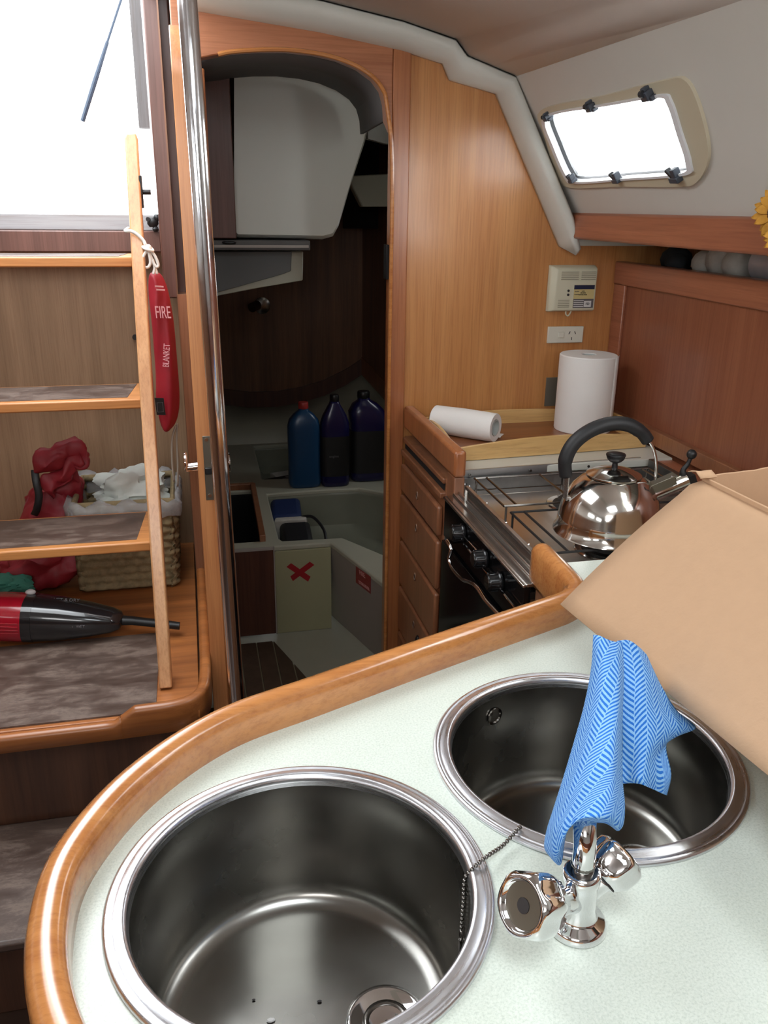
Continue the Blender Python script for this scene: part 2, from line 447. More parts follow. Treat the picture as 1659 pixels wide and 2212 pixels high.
# ---- sloping cabin side with window
s1 = V((1.04, 2.335, 1.49)); sn = (V((1.04, .3, 1.49))-s1).cross(G6-s1).normalized()
s2 = V((1.04, -1.62, 1.49)); top2 = APL(1590, 5, s1, sn); td = (top2-G6)/(top2.y-G6.y)
topn = G6+td*(-1.62-G6.y); topf = G6+td*(2.335-G6.y)
def SP(x, y): return APL(x, y, s1, sn)
hole = [SP(x, y) for x, y in [(1176, 252), (1184, 242), (1200, 238), (1430, 199), (1450, 200), (1462, 212), (1502, 345), (1502, 362), (1488, 374), (1250, 392), (1236, 392), (1222, 376)]]
out = sn if sn.x > 0 else -sn
h2w = [V((1.04, y, 1.49))+(G6-V((1.04, G6.y, 1.49)))*t for y, t in ((.48, .30), (1.12, .30), (1.12, .78), (.48, .78))]  # hole for an unseen second window, added to carry extra light
obj('wall_starboard_upper', MB().plate([s1, s2, topn, topf], [hole, h2w], out*.03), 'vinyl_side', kind=S, label='sloping pale vinyl cabin side around the window', cat='wall')
# window assembly
win = thing('window_1', 'small rounded portlight with dark grey clips in the sloping cabin side', 'window', SP(1340, 400), kind=S)
def ringplate(name, o_, i_, d0, d1, mat, **k):
    return obj(name, MB().plate([p+out*d0 for p in o_], [[p+out*d0 for p in i_]], out*(d1-d0)), mat, win, **k)
def rnd(pts, n=5): return cat(pts, n, closed=True)
sur = rnd([SP(x, y) for x, y in [(1172, 236), (1300, 206), (1440, 170), (1484, 168), (1512, 215), (1534, 300), (1533, 352), (1508, 392), (1470, 400), (1340, 400), (1232, 402), (1206, 372), (1180, 290)]])
hol = rnd([SP(x, y) for x, y in [(1178, 256), (1205, 237), (1320, 218), (1435, 198), (1460, 212), (1482, 280), (1502, 348), (1488, 373), (1360, 384), (1250, 392), (1226, 378), (1196, 310)]])
ctr = sum(hol, V((0, 0, 0)))/len(hol)
ringplate('window_surround', sur, hol, -.007, 0, 'window_surround', bevel=.003)
inn = [p+(ctr-p)*.055 for p in hol]; inn2 = [p+(ctr-p)*.085 for p in hol]
ringplate('window_frame', hol, inn, -.012, .03, 'clear_rim', bevel=.002)
ringplate('window_seal', inn, [p+(ctr-p)*.062 for p in hol], .004, .012, 'clip_dark')
obj('pane', MB().plate([p+out*.012 for p in inn], [], out*.006), 'pane_glass', win)
wd = (SP(1430, 199)-SP(1200, 238)).normalized(); wu = sn.cross(wd).normalized()
if wu.z < 0: wu = -wu
for i, (x, y, s) in enumerate([(1192, 247, .85), (1287, 224, 1.0), (1411, 197, 1.15)]):
    c = SP(x, y)-out*.012
    mb = MB().obox(c, wd*.011*s, wu*.008*s, out*.011).obox(c+wu*.007*s-wd*.002, wd*.006*s, wu*.007*s, out*.008).obox(c-wu*.006*s+wd*.012*s, wd*.005*s, wu*.004*s, out*.007)
    h = obj('hinge', mb, 'clip_grey', win, bevel=.002)
    obj('hinge_pin', MB().cyl(c-wd*.006+wu*.006*s-out*.010, c+wd*.004+wu*.006*s-out*.010, .006*s, seg=12), 'clip_dark', h, smooth=True)
for i, (x, y, s) in enumerate([(1243, 379, .85), (1340, 376, 1.0), (1468, 370, 1.2)]):
    c = SP(x, y)-out*.012
    mb = MB().obox(c-wu*.008*s, wd*.013*s, wu*.005*s, out*.009).obox(c+wu*.002*s+wd*.004*s, wd*.006*s, wu*.009*s, out*.008)
    h = obj('latch', mb, 'clip_grey', win, bevel=.002)
    obj('latch_lever', MB().obox(c+wu*.004*s-wd*.009*s-out*.002, (wd*.7+wu*-.7)*.009*s, (wu*.7+wd*.7)*.003*s, out*.006), 'clip_dark', h, bevel=.001)
obj('window_handle_cap', MB().sphere(SP(1120, 185)-out*.004, .011, 12), 'window_surround', label='small cream plug where the cove meets the cabin side', cat='plug', smooth=True)

win2 = obj('added_window_2', MB().prism([p+out*.02 for p in h2w], out*.004), 'pane_glass', kind=S, label='unseen second portlight added to the cabin side for extra light', cat='window')
# ---- lower starboard wall
obj('wall_shelf_end', MB().box((1.052, 2.27, 1.405), (1.62, 2.299, 1.515)), 'white_gelcoat', kind=S, label='white liner end behind the valance', cat='wall')
obj('light_block_deck', MB().box((-.01, -1.66, 1.975), (1.10, 2.345, 2.0)), 'white_gelcoat', kind=S, label='unseen deck slab added above the cabin lining to block stray light', cat='ceiling')  # unseen slab added to stop sky light leaking past the cove
obj('wall_starboard', MB().box((1.215, -1.62, -.02), (1.24, 2.3, 1.345)), 'teak_red', kind=S, label='reddish teak lining behind the stove', cat='wall')
wt = MB().box((1.203, -1.62, 1.30), (1.24, 2.299, 1.362)).box((1.206, 2.235, .90), (1.216, 2.299, 1.30))
obj('trim_6', wt, 'teak_red_long', kind=S, bevel=.003, label='reddish teak top rail framing the starboard lining', cat='trim')
obj('trim_7', MB().box((1.195, 1.28, .905), (1.216, 2.299, .945)), 'teak_drawer', kind=S, bevel=.002, label='low teak moulding at the foot of the starboard lining', cat='trim')
obj('shelf_liner', MB().box((1.24, -1.62, 1.33), (1.62, 2.3, 1.345)), 'dark_bundle', kind=S, label='dark shelf floor behind the valance', cat='shelf')
obj('wall_hull', MB().box((1.60, -1.62, 1.33), (1.62, 2.3, 1.60)).box((1.07, -1.62, 1.50), (1.62, 2.3, 1.515)), 'white_gelcoat', kind=S, label='white hull side behind the shelf', cat='wall')
fa = MB().box((1.03, .0, 1.425), (1.05, 2.296, 1.492))
obj('shelf_valance', fa, 'teak_red_long', bevel=.006, label='long reddish teak valance board under the portlight', cat='valance')
# things on the shelf behind the valance
ps = [AX(x, y, 1.3) for x, y in [(1530, 575), (1700, 640)]]
obj('silver_roll', MB().tube([V((1.31, 1.78, 1.388)), V((1.31, .9, 1.388))], .043, 24), 'foil', smooth=True, label='long silver roll lying on the shelf behind the valance', cat='roll')
bl = MB()
for (x, y, z, r) in [(1.31, 1.93, 1.385, .048), (1.30, 1.86, 1.38, .04), (1.30, 2.0, 1.375, .035)]: bl.sphere((x, y, z), r, 14, (1, 1.2, .95))
obj('white_bundle', bl, 'grime_white', smooth='all', label='crumpled off-white bundle beside the silver roll on the shelf', cat='bundle')
bl = MB()
for (x, y, z, r) in [(1.30, 2.14, 1.375, .04), (1.33, 2.21, 1.37, .03), (1.27, 2.09, 1.37, .028)]: bl.sphere((x, y, z), r, 12, (1, 1.3, .9))
obj('dark_bundle', bl, 'dark_bundle', smooth='all', label='dark crumpled cloth at the aft end of the shelf', cat='cloth')

# ---- floor and cabin shell
obj('floor', MB().box((-1.62, -1.62, -.04), (1.62, 4.48, -.02)), 'floor_dark', kind=S, label='dark cabin sole', cat='floor')
pwm = MB().box((-1.64, -1.62, 1.25), (-1.62, 2.7, 1.48)).box((-1.64, -1.62, 1.72), (-1.62, 2.7, zc))  # openings and pale upper walls added out of view to brighten steel reflections
for ya, yb in ((-1.62, -.95), (-.25, .15), (.85, 2.7)): pwm.box((-1.64, ya, 1.48), (-1.62, yb, 1.72))
obj('wall_port_upper', pwm, 'vinyl_side', kind=S, label='unseen upper port side, made pale with two openings to brighten reflections', cat='wall')
obj('added_window_3', MB().box((-1.634, -.95, 1.48), (-1.63, -.25, 1.72)), 'pane_glass', kind=S, label='unseen forward port pane added to brighten reflections', cat='window')
obj('added_window_4', MB().box((-1.634, .15, 1.48), (-1.63, .85, 1.72)), 'pane_glass', kind=S, label='unseen after port pane added to brighten reflections', cat='window')
obj('wall_port', MB().box((-1.64, -1.62, -.02), (-1.62, 2.7, 1.25)), 'teak_dark', kind=S, label='dark teak port side', cat='wall')
obj('wall_forward_upper', MB().box((-1.62, -1.66, .95), (1.62, -1.62, 1.97)), 'vinyl_side', kind=S, label='unseen upper half of the forward bulkhead, made pale to brighten reflections', cat='wall')
obj('wall_forward', MB().box((-1.62, -1.66, -.02), (1.62, -1.62, .95)), 'teak_red', kind=S, label='teak forward bulkhead behind the viewer', cat='wall')
obj('wall_companionway', MB().box((-1.62, 2.65, .40), (-.03, 2.67, 1.375)), 'panel_grey_brown', kind=S, label='brown panel behind the companionway ladder', cat='wall')
obj('wall_companionway_port', MB().box((-.84, 2.60, 1.375), (-.80, 2.64, zc)).box((-1.62, 2.66, 1.36), (-.84, 2.70, zc)), 'teak_dark', kind=S, label='teak wall port of the companionway opening', cat='wall')
obj('wall_partition', MB().box((-.028, YB+.045, .30), (-.002, 2.66, 1.275)), 'teak_drawer', kind=S, label='narrow teak partition beside the ladder recess', cat='wall')
# companionway post and sill
obj('trim_8', MB().box((-.064, 2.42, 1.258), (-.002, 2.60, 2.12)), 'teak_post', kind=S, bevel=.004, label='rose-brown post at the side of the companionway', cat='trim')
obj('trim_9', MB().box((-.069, 2.44, 1.60), (-.0645, 2.56, 2.2)), 'clear_rim', kind=S, label='white strip along the companionway post', cat='trim')
obj('trim_10', MB().box((-.105, 2.66, 1.70), (-.066, 2.70, 2.35)), 'slide_grey', kind=S, label='grey hatch slide end beyond the companionway post', cat='trim')
obj('trim_11', MB().box((-.80, 2.545, 1.372), (-.066, 2.60, 1.428)), 'teak_post', kind=S, bevel=.003, label='brown sill board of the companionway', cat='trim')
obj('trim_12', MB().box((-.80, 2.58, 1.428), (-.066, 2.68, 1.471)), 'weathered_grey', kind=S, bevel=.003, label='weathered grey threshold of the companionway', cat='trim')
hf = thing('ceiling_hatch', 'square ceiling hatch frame above the sinks', 'hatch', (.22, .10, 1.90))
hc = [V((.22+a*.29, .10+b*.29, 1.912)) for a, b in ((-1, -1), (1, -1), (1, 1), (-1, 1))]; hi = [V((.22+a*.255, .10+b*.255, 1.912)) for a, b in ((-1, -1), (1, -1), (1, 1), (-1, 1))]
obj('hatch_frame', MB().plate(hc, [hi], (0, 0, .02)), 'trim_gelcoat', hf, bevel=.003)
obj('backstay_rod', MB().tube([AY(178, 262, 3.6), AY(205, 175, 3.6), AY(232, 90, 3.6)], [.0085, .0095, .0065], 8).tube([AY(232, 90, 3.6), AY(268, -20, 3.6), AY(300, -120, 3.6)], .0045, 8), 'rod_blue', smooth=True, label='slanting blue-grey rod seen against the bright sky', cat='rod')

# ================================================================== GALLEY: DRAWERS, COUNTER, TRAY
XC = .586
cab = thing('drawer_cabinet', 'narrow teak drawer cabinet against the bulkhead, beside the stove', 'cabinet', (.60, 2.05, -.02))
obj('body', MB().box((XC, 1.862, -.02), (.90, 2.284, .878)), 'teak_drawer', cab, bevel=.003)
obj('stile', MB().box((XC, 1.803, -.02), (.6125, 1.862, .900)), 'teak_drawer', cab, bevel=.003)
obj('fiddle', MB().box((XC-.004, 1.795, .902), (XC+.026, 2.286, .966)), 'teak_frame', cab, bevel=.007)
zz = lambda y: AX(959, y, XC-.012).z
def drawer(z1, z0, hole=True):
    o, i = XC-.016, XC-.0005
    m = MB().box((o, 1.878, z0), (i, 2.262, z1))
    d = obj('drawer_front', m, 'teak_drawer', cab, bevel=.006)
    if hole:
        zc_ = z1-.035
        obj('finger_pull', MB().tube(cat([V((o-.001, 2.07, zc_+.011)), V((o-.001, 2.078, zc_)), V((o-.001, 2.07, zc_-.011)), V((o-.001, 2.062, zc_))], 4, True), .002, 8, closed=True), 'teak_dark', d)
        obj('finger_hole', MB().obox((o-.0006, 2.07, zc_), (.0008, 0, 0), (0, .006, 0), (0, 0, .009)), 'dark_void', d)
drawer(.802, .722); drawer(.708, .575); drawer(.562, .425); drawer(.412, .27); drawer(.258, .10, False)
obj('pull_out_board', MB().box((XC-.014, 1.868, .826), (XC+.02, 2.272, .842)), 'teak_drawer', cab, bevel=.003)
obj('slot', MB().box((XC-.002, 1.875, .845), (XC+.02, 2.268, .862)), 'dark_void', cab)
obj('slot_rail', MB().box((XC-.008, 1.868, .864), (XC+.004, 2.272, .878)), 'teak_drawer', cab, bevel=.003)

ct = thing('galley_worktop', 'white worktop strip behind the stove with an aluminium front lip', 'worktop', (.9, 2.08, .88))
obj('worktop_surface', MB().box((.613, 1.865, .880), (1.1945, 2.284, .900)), 'white_gelcoat', ct, bevel=.002)
lip = obj('edge_strip', MB().obox((.857, 1.868, .891), (.255, .014, 0), (-.0001, .0025, 0), (0, 0, .0105)), 'aluminium', ct)
for x in (.64, .80, .96): obj('screw', MB().cyl((x, 1.858+(x-.857)*.055, .890), (x, 1.8635+(x-.857)*.055, .890), .0035, seg=10), 'chrome_dark', lip)
obj('bulkhead_block', MB().obox((1.166, 1.60, .88), (.028, 0, 0), (0, .30, 0), (0, 0, .014)), 'teak_red_long', label='teak ledge between the stove and the starboard lining', cat='ledge')

c = AX(902, 1384, XC-.018); obj('drawer_catch', MB().sphere((XC-.018, c.y, c.z), .011, 12, (.7, 1, 1.5)), 'black_plastic', cab, smooth=True)
# bamboo tray
tr = thing('serving_tray', 'bamboo serving tray with arched sides against the bulkhead', 'tray', (.9, 2.08, .901))
T = [AZ(x, y, .938) for x, y in [(984, 967), (1407, 937), (1322, 893), (900, 900)]]
T[0] = V((.622, T[0].y, 0)); T[3] = V((.622, 2.262, 0)); T[2] = V((1.165, 2.268, 0)); T[1] = V((1.175, T[1].y, 0))
T = [V((p.x, p.y, .901)) for p in T]
def arcwall(a, b, h, rise, th, nrm, mat, n=14):
    rings = []
    d = (b-a)
    for i in range(n+1):
        t = i/n; p = a+d*t; hh = h+rise*math.sin(PI*t)
        rings.append([p, p+nrm*th, p+nrm*th+ez*hh, p+ez*hh])
    return MB().loft(rings)
nf = V((-(T[1]-T[0]).y, (T[1]-T[0]).x, 0)).normalized()
obj('front_side', arcwall(T[0], T[1], .034, .016, .008, nf, 'bamboo'), 'bamboo', tr, bevel=.0015)
nb = V(((T[2]-T[3]).y, -(T[2]-T[3]).x, 0)).normalized()
obj('back_side', arcwall(T[3], T[2], .034, .014, .008, nb, 'bamboo'), 'bamboo', tr, bevel=.0015)
obj('left_handle_side', arcwall(T[0]+V((0, .008, 0)), T[3]-V((0, .008, 0)), .036, .020, .009, ex, 'x'), 'bamboo', tr, bevel=.002)
obj('right_handle_side', arcwall(T[1]+V((0, .008, 0)), T[2]-V((0, .008, 0)), .036, .020, .009, -ex, 'x'), 'bamboo', tr, bevel=.002)
obj('handle_slot', MB().obox((T[0].x+.012, 2.12, .925), (.0012, 0, 0), (0, .045, 0), (0, 0, .007)), 'dark_void', tr)
obj('base', MB().prism([T[0]+V((.008, .009, .002)), T[1]+V((-.008, .009, .002)), T[2]+V((-.008, -.009, .002)), T[3]+V((.008, -.009, .002))], (0, 0, .006)), 'tray_base', tr)
obj('brand_mark', MB().obox(T[0]+nf*-.0006+V((.02, .001, .018)), (.008, .001, 0), (0, .0004, 0), (0, 0, .0012)), 'ink', tr, label='tiny dark mark')

# paper rolls
pr = thing('paper_towel_roll', 'tall white paper towel roll standing in the tray corner', 'paper towel', (1.062, 2.158, .910))
rx, ry, R_ = 1.078, 2.158, .080
ztop = AY(1270, 765, 2.158).z
obj('paper', MB().lathe([(.022, .912), (R_-.001, .910), (R_, .913), (R_, ztop-.003), (R_-.003, ztop), (.021, ztop), (.021, .93)], (rx, ry, 0), seg=64, caps=False), 'paper_white', pr, smooth=True)
obj('core', MB().lathe([(.0205, ztop-.002), (.019, ztop-.002), (.019, ztop-.12), (.0205, ztop-.12)], (rx, ry, 0), seg=32, caps=False), 'paper_core', pr, smooth=True)
lv = MB().grid([[V((rx+R_*math.cos(a)*(1+.03*s), ry+R_*math.sin(a)*(1+.03*s)-.01*s*0, z)) for s, a in ((0, -.9), (.1, -.7), (.4, -.5), (1.2, -.33))] for z in (.912, 1.0, 1.08, ztop-.001)])
obj('loose_sheet', lv, 'paper_white', pr, solid=.0008, smooth='all')
lr = thing('paper_roll', 'white paper roll lying on its side at the left of the tray', 'paper roll', (.72, 2.05, .91))
ea = AZ(1070, 924, .948); eb = AZ(972, 909, .948)
eb.x = max(eb.x, .678)
d = (eb-ea).normalized(); L = .185; rr = .0385
eb = ea+d*L
sh = V((0, 0, 0))
obj('paper', MB().lathe([(.023, 0), (rr-.001, -.001), (rr, .002), (rr+.001, L*.5), (rr-.001, L-.004), (rr-.006, L), (.02, L), (.022, .1), (.022, .01)], ea, d, 48, caps=False), 'paper_white', lr, smooth=True)
obj('core', MB().lathe([(.0225, -.0015), (.0195, -.0015), (.0195, .13), (.0225, .13)], ea, d, 32, caps=False), 'paper_core', lr, smooth=True)
side = V((-d.y, d.x, 0)); side = side if side.x > 0 else -side
fl = MB().grid([[ea+d*t+V((0, 0, -.030))+side*.024, ea+d*t+V((0, 0, -.0365))+side*.036, ea+d*(t+.004)+V((0, 0, -.036))+side*.052, ea+d*(t+.0)+V((0, 0, -.031))+side*(.062)] for t in (0, .03, .06, .1)])
obj('loose_sheet', fl, 'paper_white', lr, solid=.0008, smooth='all')

# bulkhead fittings
de = thing('gas_alarm', 'cream plastic gas alarm box with vents and a printed panel on the bulkhead', 'alarm', (1.1, 2.28, 1.25))
Yd = YB-.022
q = [AY(x, y, Yd) for x, y in [(1192, 575), (1294, 577), (1283, 672), (1186, 673)]]
x0 = (q[0].x+q[3].x)/2; x1 = (q[1].x+q[2].x)/2-.003; z1 = (q[0].z+q[1].z)/2; z0 = (q[2].z+q[3].z)/2
case = MB().loft([[V((x0-.002, YB-.001, z0-.002)), V((x1+.002, YB-.001, z0-.002)), V((x1+.002, YB-.001, z1+.004)), V((x0-.002, YB-.001, z1+.004))], [V((x0, Yd+.004, z0)), V((x1, Yd+.004, z0)), V((x1, Yd+.004, z1)), V((x0, Yd+.004, z1))], [V((x0+.012, Yd-.006, z0+.004)), V((x1-.001, Yd-.006, z0+.004)), V((x1-.001, Yd-.006, z1-.006)), V((x0+.016, Yd-.006, z1-.006))]])
case_o = obj('case', case, 'detector_cream', de, bevel=.003)
w = x1-x0; hh = z1-z0; yf = Yd-.0066
def dpl(u0, v0, u1, v1, mat, name, lab=None, dy=0, par=None): return obj(name, MB().box((x0+w*u0, yf-.0006-dy, z0+hh*v0), (x0+w*u1, yf-dy, z0+hh*v1)), mat, par or de, label=lab)
for (u0, u1) in ((.20, .58), (.64, .96)):
  sl = MB()
  for k in range(5): sl.box((x0+w*u0, yf-.0004, z0+hh*(.71+k*.042)), (x0+w*u1, yf+.0006, z0+hh*(.724+k*.042)))
  obj('vent_slots', sl, 'detector_slot', de)
sl = MB()
for k in range(5): sl.box((x0+w*.17, yf-.0004, z0+hh*(.10+k*.038)), (x0+w*.42, yf+.0006, z0+hh*(.112+k*.038)))
obj('vent_slots', sl, 'detector_slot', de)
pn = dpl(.50, .08, .95, .60, 'label_yellow', 'printed_panel')
dpl(.50, .50, .95, .595, 'label_navy', 'title_band', dy=.0006, par=pn)
lb = dpl(.50, .08, .95, .285, 'label_grey', 'lower_band', dy=.0006, par=pn)
st = MB()
for k in range(4): st.box((x0+w*.51, yf-.0018, z0+hh*(.105+k*.045)), (x0+w*.73, yf-.0012, z0+hh*(.122+k*.045)))
obj('light_stripes', st, 'label_white', pn)
dpl(.74, .105, .90, .24, 'label_white', 'logo_plate', dy=.0012, par=pn)
text('logo', 'FD', .0095, 'ink', pn, (x0+w*.82, yf-.0022, z0+hh*.17), ex, ez)
text('printed_lines', 'GAS\nALARM\nDETECTOR', .0050, 'ink', pn, (x0+w*.70, yf-.0014, z0+hh*.42), ex, ez)
text('panel_words', 'ALARM\n\nPOWER', .0040, 'label_grey', pn, (x0+w*.565, yf-.0014, z0+hh*.42), ex, ez)
for k, v in enumerate((.36, .45)): obj('indicator', MB().cyl((x0+w*.38, yf-.001, z0+hh*(v+.02)), (x0+w*.38, yf+.001, z0+hh*(v+.02)), .0035, seg=12), 'ink', de)
obj('cable_loop', MB().tube(cat([V((x0+w*.40, Yd+.006, z0+.004)), V((x0+w*.40, Yd+.004, z0-.008)), V((x0+w*.45, Yd+.004, z0-.013)), V((x0+w*.50, Yd+.006, z0-.006)), V((x0+w*.53, Yd+.008, z0+.003))], 5), .0022, 8), 'detector_cream', de, smooth=True)

so = thing('power_socket', 'cream wall socket with one rocker switch below the gas alarm', 'socket', (1.05, 2.29, 1.15))
a = AY(1185, 706, YB-.008); b = AY(1258, 740, YB-.008)
obj('faceplate', MB().box((a.x, YB-.009, b.z), (b.x, YB, a.z)), 'plastic_white', so, bevel=.002)
w = b.x-a.x; h_ = a.z-b.z
obj('rocker', MB().box((a.x+w*.28, YB-.0125, b.z+h_*.32), (a.x+w*.44, YB-.008, b.z+h_*.68)), 'plastic_white', so, bevel=.0015)
for (u, v, r) in ((.60, .62, .45), (.76, .62, -.45), (.67, .26, 0)):
    c = V((a.x+w*u, YB-.0093, b.z+h_*v)); dz = V((math.sin(r), 0, math.cos(r)))
    obj('pin_slot', MB().obox(c, dz*.0042, V((dz.z, 0, -dz.x))*.0010, (0, .0006, 0)), 'ink', so)
a = AY(1181, 816, YB-.004); b = AY(1215, 876, YB-.004)
obj('blanking_plate', MB().box((a.x, YB-.005, b.z), (b.x+.02, YB, a.z)), 'plate_grey', bevel=.001, label='plain grey metal plate on the bulkhead, half behind the tall paper towel roll', cat='plate')

# ================================================================== STOVE
XS = .562
stv = thing('gas_stove', 'stainless and black marine gas stove with three knobs and pot rails', 'stove', (.85, 1.57, .2))
Y0, Y1 = 1.292, 1.852
zt = AX(981, 1095, XS).z
obj('body', MB().box((XS+.014, Y0, .22), (1.13, 1.799, zt-.03)), 'stove_steel', stv)
obj('side_plate', MB().box((XS+.004, 1.795, .22), (XS+.022, 1.801, zt)), 'grey_panel', stv)
obj('control_panel', MB().box((XS, Y0, zt-.098), (XS+.013, 1.795, zt-.004)), 'black_gloss', stv, bevel=.001)
od = obj('oven_door', MB().box((XS-.004, Y0, .24), (XS+.013, 1.795, zt-.108)), 'black_gloss', stv, bevel=.003)
def AXl(pts, x): return [AX(px, py, x) for px, py in pts]
obj('door_trim', MB().tube(AXl([(997, 1168), (1112, 1312), (1180, 1400)], XS-.007), .0028, 8).tube(AXl([(1003, 1160), (1035, 1195)], XS-.004), .0022, 8), 'chrome', od, smooth=True)
obj('door_handle', MB().tube(cat(AXl([(966, 1168), (974, 1186), (970, 1208), (978, 1228), (1000, 1252), (1016, 1258), (1030, 1268), (1050, 1298), (1084, 1336), (1130, 1400)], XS-.045), 5), .0042, 10).tube([AX(966, 1168, XS-.045), AX(980, 1172, XS)], .004, 8), 'chrome', od, smooth=True)
obj('door_window', MB().prism(AXl([(1000, 1225), (1020, 1250), (1150, 1420), (1000, 1420)], XS-.0055), (.001, 0, 0)), 'black_gloss', od)
for i, (px, py) in enumerate([(992, 1150), (1040, 1206), (1072, 1256)]):
    c = AX(px+10, py, XS-.0)
    k = obj('knob', MB().lathe([(.014, 0), (.020, .002), (.0205, .006), (.018, .009), (.0172, .026), (.0155, .029), (.004, .029)], c, (-1, 0, 0), 24), 'knob_black', stv, smooth=True)
    ri = MB()
    for j in range(14):
        t = 2*PI*j/14; e = V((0, math.cos(t), math.sin(t)))
        ri.obox(c+V((-.017, 0, 0))+e*.0178, (.008, 0, 0), e*.0012, V((0, -e.z, e.y))*.0016)
    obj('knob_ridges', ri, 'knob_black', k)
    obj('knob_cap', MB().lathe([(.0135, .0293), (.0135, .0300), (.001, .0302)], c, (-1, 0, 0), 20), 'chrome_dark', k, smooth=True)
# top: stepped front ledge
zs = zt
led = MB()
for (xa, xb, za, zb) in ((XS-.003, XS+.004, zs-.006, zs), (XS+.004, XS+.020, zs-.006, zs+.001), (XS+.020, XS+.026, zs-.006, zs+.006), (XS+.026, XS+.034, zs-.006, zs+.003), (XS+.034, XS+.040, zs-.006, zs+.008)):
    led.box((xa, Y0, za), (xb, 1.800, zb))
obj('front_ledge', led, 'hob_steel', stv, bevel=.0015)
HB = zs-.004
obj('hob_plate', MB().box((XS+.040, Y0, HB-.02), (1.125, 1.802, HB)).box((.614, 1.802, HB-.02), (1.125, Y1-.014, HB)), 'hob_steel', stv, bevel=.002)
obj('back_splash', MB().box((.614, Y1-.012, HB), (1.128, Y1-.002, .884)), 'splash_steel', stv)
fr = [AX(1008, 1049, .598), AX(1190, 1330, .598)]
za = fr[0].z
fd = obj('fiddle_bar', MB().box((.594, Y0+.01, za-.008), (.603, min(fr[0].y, Y1-.02), za)).obox((.5985, min(fr[0].y, Y1-.02)-.001, (HB+za)/2), (.004, 0, 0), (0, .001, 0), (0, 0, (za-HB)/2)), 'stove_steel', stv, bevel=.001)
obj('fiddle_panel', MB().box((.5975, Y0+.01, HB), (.5995, min(fr[0].y, Y1-.02), za-.008)), 'kettle_steel', fd)
for x, zz_ in ((.625, .872), (1.0, .872)): obj('screw', MB().cyl((x, Y1-.016, zz_), (x, Y1-.011, zz_), .003, seg=10), 'chrome', stv)
# pan supports
GZ = .897
def grate(y0, y1, mat):
    g = MB(); xs = (.665, .80, .935, 1.07); t = .0026
    for y in (y0, y1): g.tube([V((.635, y, GZ)), V((1.09, y, GZ))], t, 8)
    for x in xs: g.tube([V((x, y0, GZ)), V((x, y1, GZ))], t, 8)
    for x in (.635, 1.09): g.tube([V((x, y0, GZ)), V((x, y1, GZ))], t, 8)
    for x in (.64, .86, 1.085):
        for y in (y0, y1): g.tube([V((x, y, GZ)), V((x, y, HB))], t, 8)
    return g
obj('pan_support', grate(1.60, 1.80, 0), 'chrome_dark', stv, smooth=True)
obj('pan_support', grate(1.335, 1.56, 0), 'black_iron', stv, smooth=True)
for y in (1.38, 1.50, 1.62, 1.74):
    obj('rail_clip', MB().tube(cat([V((.604, y, GZ+.002)), V((.601, y, GZ-.004)), V((.606, y, HB+.01)), V((.62, y, HB+.006))], 4), .002, 8), 'chrome', stv, smooth=True)
for (x, y, r) in ((.845, 1.70, .036), (.80, 1.43, .045)):
    bu = obj('burner', MB().lathe([(r+.012, HB), (r+.010, HB+.004), (r, HB+.006), (r*.95, HB+.014), (.002, HB+.016)], (x, y, 0), seg=32), 'black_iron', stv, smooth=True)
    obj('burner_ring', MB().lathe([(r+.026, HB+.0005), (r+.024, HB+.003), (r+.012, HB+.001)], (x, y, 0), seg=32), 'kettle_steel', bu, smooth=True)
obj('rear_trim', MB().box((1.118, Y0, HB), (1.132, Y1+.0, .905)), 'splash_steel', stv, bevel=.001)

# ================================================================== KETTLE
KX, KY, KZ = .782, 1.412, GZ+.003
ke = thing('kettle', 'shiny steel whistling kettle with a black arched handle on the stove', 'kettle', (KX, KY, KZ))
rb = .103
obj('body', MB().lathe([(.01, 0), (rb, 0), (rb+.005, .003), (rb+.004, .006), (rb-.001, .012), (rb-.003, .030), (rb-.003, .033), (rb-.004, .036), (rb-.006, .050), (rb-.013, .072), (rb-.026, .094), (rb-.042, .110), (rb-.053, .117), (.012, .1175)], (KX, KY, KZ), seg=64), 'kettle_steel', ke, smooth=True, ang=60)
lid = obj('lid', MB().lathe([(rb-.050, .1165), (rb-.050, .1195), (rb-.053, .1205), (.040, .126), (.020, .131), (.006, .133), (.001, .133)], (KX, KY, KZ), seg=48), 'kettle_steel', ke, smooth=True, ang=70)
obj('lid_knob', MB().lathe([(.006, .133), (.005, .142), (.011, .145), (.016, .150), (.019, .158), (.018, .1605), (.010, .162), (.001, .162)], (KX, KY, KZ), seg=24), 'black_plastic', lid, smooth=True, ang=60)
sa = math.radians(-6); sd = V((math.cos(sa), math.sin(sa), 0)); K0 = V((KX, KY, KZ))
def kp(u, z, s=0): return K0+sd*u+V((-sd.y, sd.x, 0))*s+ez*z
obj('handle', MB().tube(cat([kp(-.096, .118), kp(-.100, .148), kp(-.088, .180), kp(-.060, .205), kp(-.022, .219), kp(.014, .218), kp(.044, .203), kp(.060, .186)], 6), [.0125]*6+[.0135]*30+[.0125]*7, 16, sx=1.15), 'black_rubber', ke, smooth='all')
obj('handle_strap', MB().obox(kp(-.093, .105), sd*.0015, V((-sd.y, sd.x, 0))*.010, ez*.035).obox(kp(-.086, .075), sd*.008, V((-sd.y, sd.x, 0))*.010, ez*.003), 'stove_steel', ke, bevel=.001)
obj('handle_rod', MB().tube(cat([kp(.056, .190), kp(.070, .175), kp(.080, .152), kp(.085, .126), kp(.086, .106)], 5), .0032, 10), 'chrome', ke, smooth=True)
s0 = kp(.070, .070); s1_ = kp(.150, .104)
sp = obj('spout', MB().tube([s0, kp(.084, .076), kp(.088, .0775), s1_], [.020, .018, .0155, .0155], 20), 'kettle_steel', ke, smooth=True)
